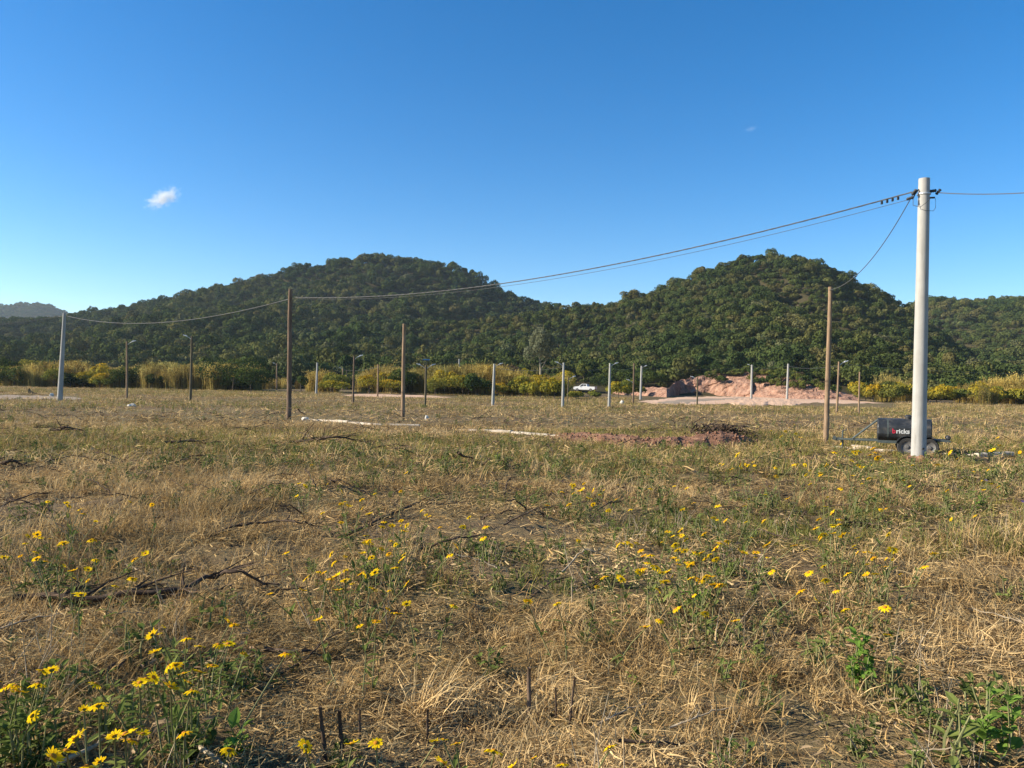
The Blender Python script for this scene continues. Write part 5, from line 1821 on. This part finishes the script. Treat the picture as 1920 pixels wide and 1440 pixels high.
def straw(G, n, d0, d1, L, W, seg, lift, el=(-0.05, 0.5), keepf=-0.45):
    """lying straw, combed in drifts, thin or missing over the bare patches"""
    x, y = wedge(n, d0, d1)
    p = fbm(x + 200, y + 90, 1.3, 3) + 0.75 * fbm(x * 0.6, y + 40, 4.5, 3) + RNG.normal(0, .18, n)
    k = (p > keepf) & ~bare(x, y)
    x, y, p = x[k], y[k], p[k]; m = len(x)
    az = 6.0 * fbm(x + 70, y - 20, 1.1, 2) + RNG.normal(0, 1.35, m)
    hump = np.clip(fbm(x + 5, y + 60, 0.55, 2) + 0.15, 0, 1)
    z = ground_z(x, y) + RNG.random(m) ** 1.5 * lift * (0.35 + 1.6 * hump)
    G.add(blades(x, y, z, az, RNG.uniform(el[0], el[1], m) - 0.05, L * RNG.uniform(.45, 1.25, m), W * RNG.uniform(.55, 1.5, m), RNG.uniform(-.2, .9, m), seg),
          RNG.random(m) * 0.75 + 0.25 * np.clip(hump, 0, 1))


def tufts(G, n, per, d0, d1, L, W, seg, spread, thr, el=(0.5, 1.5), curl=(0.2, 1.5)):
    """standing tussocks"""
    x, y = wedge(n, d0, d1)
    p = fbm(x + 200, y + 90, 1.7, 3) + 0.7 * fbm(x * .7 - 60, y + 33, 5.5, 3)
    k = (thr(x, y, p)) & ~bare(x, y)
    x, y, p = x[k], y[k], p[k]; m = len(x)
    sz = RNG.uniform(.55, 1.25, m) * (1 + .4 * np.clip(p, -.5, .8)); tn = RNG.random(m)
    i = np.repeat(np.arange(m), per); q = len(i)
    xx = x[i] + RNG.normal(0, spread, q) * sz[i]; yy = y[i] + RNG.normal(0, spread, q) * sz[i]
    lean = RNG.uniform(0, 6.28, m)[i]
    az = np.where(RNG.random(q) < .4, lean + RNG.normal(0, .6, q), RNG.uniform(0, 6.28, q))
    G.add(blades(xx, yy, ground_z(xx, yy) - .01, az, RNG.uniform(el[0], el[1], q), L * sz[i] * RNG.uniform(.5, 1.15, q), W * RNG.uniform(.6, 1.35, q), RNG.uniform(curl[0], curl[1], q), seg),
          np.clip(tn[i] * .6 + RNG.random(q) * .4, 0, 1))


GD = Grass()
straw(GD, 126000, 1.5, 6.0, 0.095, 0.0046, 2, 0.10, keepf=-.38)
straw(GD, 5000, 1.5, 6.0, 0.22, 0.0050, 3, 0.13)
straw(GD, 104000, 6.0, 14, 0.14, 0.0078, 2, 0.12, keepf=-.38)
straw(GD, 100000, 14, 38, 0.30, 0.0135, 2, 0.13)
straw(GD, 112000, 38, 130, 0.44, 0.034, 1, 0.15)
tufts(GD, 1700, 22, 1.6, 6, 0.17, 0.0052, 3, 0.045, lambda x, y, p: p > -.05)
tufts(GD, 60, 110, 1.8, 7, 0.34, 0.0052, 3, 0.07, lambda x, y, p: p > -.3, (0.35, 1.4), (0.8, 2.2))
tufts(GD, 260, 60, 7, 16, 0.38, 0.0075, 3, 0.09, lambda x, y, p: p > -.3, (0.35, 1.4), (0.8, 2.2))
tufts(GD, 3200, 16, 6, 14, 0.27, 0.0075, 2, 0.06, lambda x, y, p: p > -.10)
tufts(GD, 4200, 10, 14, 38, 0.34, 0.016, 2, 0.11, lambda x, y, p: p > -.10)
tufts(GD, 7500, 6, 38, 130, 0.38, 0.032, 1, 0.25, lambda x, y, p: p > -.10)
GD.build('dry_grass', M_STRAW, 'dry straw and dead grass matted over the whole field')
GG = Grass()
gth = lambda x, y, p: fbm(x * .8 - 160, y * 1.3 + 33, 6.5, 3) - .25 * p > .02
tufts(GG, 1150, 22, 1.6, 6, 0.19, 0.0058, 3, 0.04, gth)
tufts(GG, 4400, 14, 6, 14, 0.22, 0.0085, 2, 0.06, gth)
gt2 = lambda x, y, p: fbm(x * .5 - 160, y * 1.5 + 33, 9, 3) - .25 * p > -.04
tufts(GG, 7200, 9, 14, 38, 0.30, 0.018, 2, 0.12, gt2)
tufts(GG, 13000, 6, 38, 130, 0.34, 0.036, 1, 0.3, gt2)
GG.build('green_grass', M_GREENG, 'sparse green grass growing through the straw')

WEEDL = [weed_mesh(740 + k, 0.16, 26, 0.055, 0.026, 4, 0.07).mesh('small_weed', [M_WEED, M_STEM]) for k in range(3)]
for k in range(2):
    m = MB(); rr = random.Random(760 + k)
    for q in range(16):
        v, f = leaf_shape(0.06 * rr.uniform(.5, 1.2), 0.012 * rr.uniform(.6, 1.4), rr.uniform(-.2, .5))
        rm = Matrix.Rotation(rr.uniform(0, 6.28), 3, 'Z') @ Matrix.Rotation(rr.uniform(-.6, .2), 3, 'Y') @ Matrix.Rotation(rr.uniform(-1, 1), 3, 'X')
        o_ = Vector((rr.gauss(0, .13), rr.gauss(0, .13), rr.uniform(0.01, .09)))
        m.add([o_ + rm @ Vector(p) for p in v], f)
    WEEDL.append(m.mesh('dead_leaf', [M_DEADLEAF]))


for k in range(3):
    rr = random.Random(770 + k)
    pts = [Vector((0, 0, 0.02))]
    for q in range(3):
        pts.append(pts[-1] + Vector((0.11, rr.uniform(-.03, .03), rr.uniform(-.01, .035))))
    WEEDL.append(branch_mesh('twig', pts, 0.0055, 5, 775 + k, M_BARK if k < 2 else M_PALESTICK, 0.5, (0.15, 0.4)))
for k in range(2):
    rr = random.Random(790 + k); m = MB()
    for q in range(4):
        a0 = Vector((rr.gauss(0, .05), rr.gauss(0, .05), -.02)); e0 = a0 + Vector((rr.gauss(0, .09), rr.gauss(0, .09), rr.uniform(.16, .36)))
        m.tube([a0, a0.lerp(e0, .5) + Vector((rr.gauss(0, .012), 0, 0)), e0], [.003, .0026, .0016], 4)
    WEEDL.append(m.mesh('dry_stem', [M_PALESTICK], True))


def litter(name, spec, label):
    P = []; S = []; I = []
    for (n, d0, d1, i0, ni, sc, thr) in spec:
        x, y = wedge(n, d0, d1)
        k = (fbm(x - 11, y + 70, 2.2, 2) > thr) & ~bare(x, y)
        x, y = x[k], y[k]; m_ = len(x)
        P.append(np.stack([x, y, ground_z(x, y)], 1)); S.append(sc * RNG.uniform(.6, 1.3, m_)); I.append(i0 + RNG.integers(0, ni, m_))
    P = np.concatenate(P); S = np.concatenate(S); I = np.concatenate(I); n = len(P)
    scatter(name, P, np.stack([RNG.normal(0, .12, n), RNG.normal(0, .12, n), RNG.uniform(0, 6.28, n)], 1), S, I, WEEDL, label, 'weeds')


litter('small_weeds', [(1000, 1.6, 8, 0, 3, 0.85, -.1), (170, 1.7, 8, 5, 3, 1.0, -.9), (650, 8, 20, 5, 2, 1.8, -.9), (420, 20, 48, 5, 2, 2.8, -.9), (300, 1.7, 10, 8, 2, 1.0, -.3), (260, 3, 9, 0, 3, 1.5, .1), (480, 9, 24, 0, 3, 2.0, .08), (2900, 8, 20, 0, 3, 1.15, .0), (1800, 20, 70, 0, 3, 1.8, .12), (420, 1.6, 10, 3, 2, 1.0, -.1)],
       'small green weeds, twigs and dead leaves scattered through the straw')


# ------------------------------------------------------------------ cloud wisps and haze
def cloud(name, px0, py0, px1, py1, thick, dens, label, seed):
    D = 3000.0
    a = at_d(px0, py0, D); b = at_d(px1, py1, D)
    c = (a + b) / 2; L = (b - a).length / 2
    bm = bmesh.new(); bmesh.ops.create_icosphere(bm, subdivisions=3, radius=1.0)
    me = bpy.data.meshes.new(name); bm.to_mesh(me); bm.free()
    mt = bpy.data.materials.new(name + '_vapour'); mt.use_nodes = True
    nt = mt.node_tree; nt.nodes.clear()
    out = nt.nodes.new('ShaderNodeOutputMaterial'); pv = nt.nodes.new('ShaderNodeVolumePrincipled')
    pv.inputs['Color'].default_value = (0.98, 0.98, 0.98, 1); pv.inputs['Anisotropy'].default_value = 0.0
    tc = nt.nodes.new('ShaderNodeTexCoord')
    mp = nt.nodes.new('ShaderNodeMapping'); mp.inputs['Location'].default_value = (seed, seed * 2, 0); mp.inputs['Scale'].default_value = (1.6, 1, 0.9)
    no = nt.nodes.new('ShaderNodeTexNoise'); no.inputs['Scale'].default_value = 3.0; no.inputs['Detail'].default_value = 5
    ln = nt.nodes.new('ShaderNodeVectorMath'); ln.operation = 'LENGTH'
    def math_(op, x, y, clamp=False):
        q = nt.nodes.new('ShaderNodeMath'); q.operation = op; q.use_clamp = clamp
        for s_, v_ in zip(q.inputs, (x, y)):
            if isinstance(v_, (int, float)): s_.default_value = v_
            else: nt.links.new(v_, s_)
        return q.outputs[0]
    nt.links.new(tc.outputs['Object'], ln.inputs[0]); nt.links.new(tc.outputs['Object'], mp.inputs[0]); nt.links.new(mp.outputs[0], no.inputs['Vector'])
    fall = math_('SUBTRACT', 1.0, ln.outputs['Value'])
    d = math_('SUBTRACT', math_('ADD', math_('MULTIPLY', no.outputs['Fac'], 1.5), fall), 1.16)
    d = math_('MULTIPLY', math_('MULTIPLY', d, fall, True), dens)
    nt.links.new(math_('MAXIMUM', d, 0.0), pv.inputs['Density'])
    nt.links.new(pv.outputs[0], out.inputs['Volume'])
    me.materials.append(mt)
    o = obj(name, me, None, c, (0, -math.atan2((b - a).z, (b - a).x), 0), (L * 1.2, thick, thick * 0.75))
    tag(o, label, 'cloud')


cloud('cloud', 262, 392, 350, 352, 66, 0.11, 'small white wisp of cloud over the far hill', 3.0)
cloud('cloud', 1388, 247, 1428, 237, 26, 0.014, 'tiny faint wisp of cloud high over the rounded hill', 8.0)

hz = MB()
hz.box((0, 1680, 124), (8600, 3920, 256))
hm = bpy.data.materials.new('haze_air'); hm.use_nodes = True
hm.node_tree.nodes.clear()
_o = hm.node_tree.nodes.new('ShaderNodeOutputMaterial'); _v = hm.node_tree.nodes.new('ShaderNodeVolumePrincipled')
_v.inputs['Color'].default_value = (0.72, 0.87, 1.0, 1); _v.inputs['Density'].default_value = 0.000085
_v.inputs['Anisotropy'].default_value = 0.2
hm.node_tree.links.new(_v.outputs[0], _o.inputs['Volume'])
ho = hz.build('haze', [hm])
tag(ho, 'thin blue haze in the air over the valley', 'haze', kind='stuff')
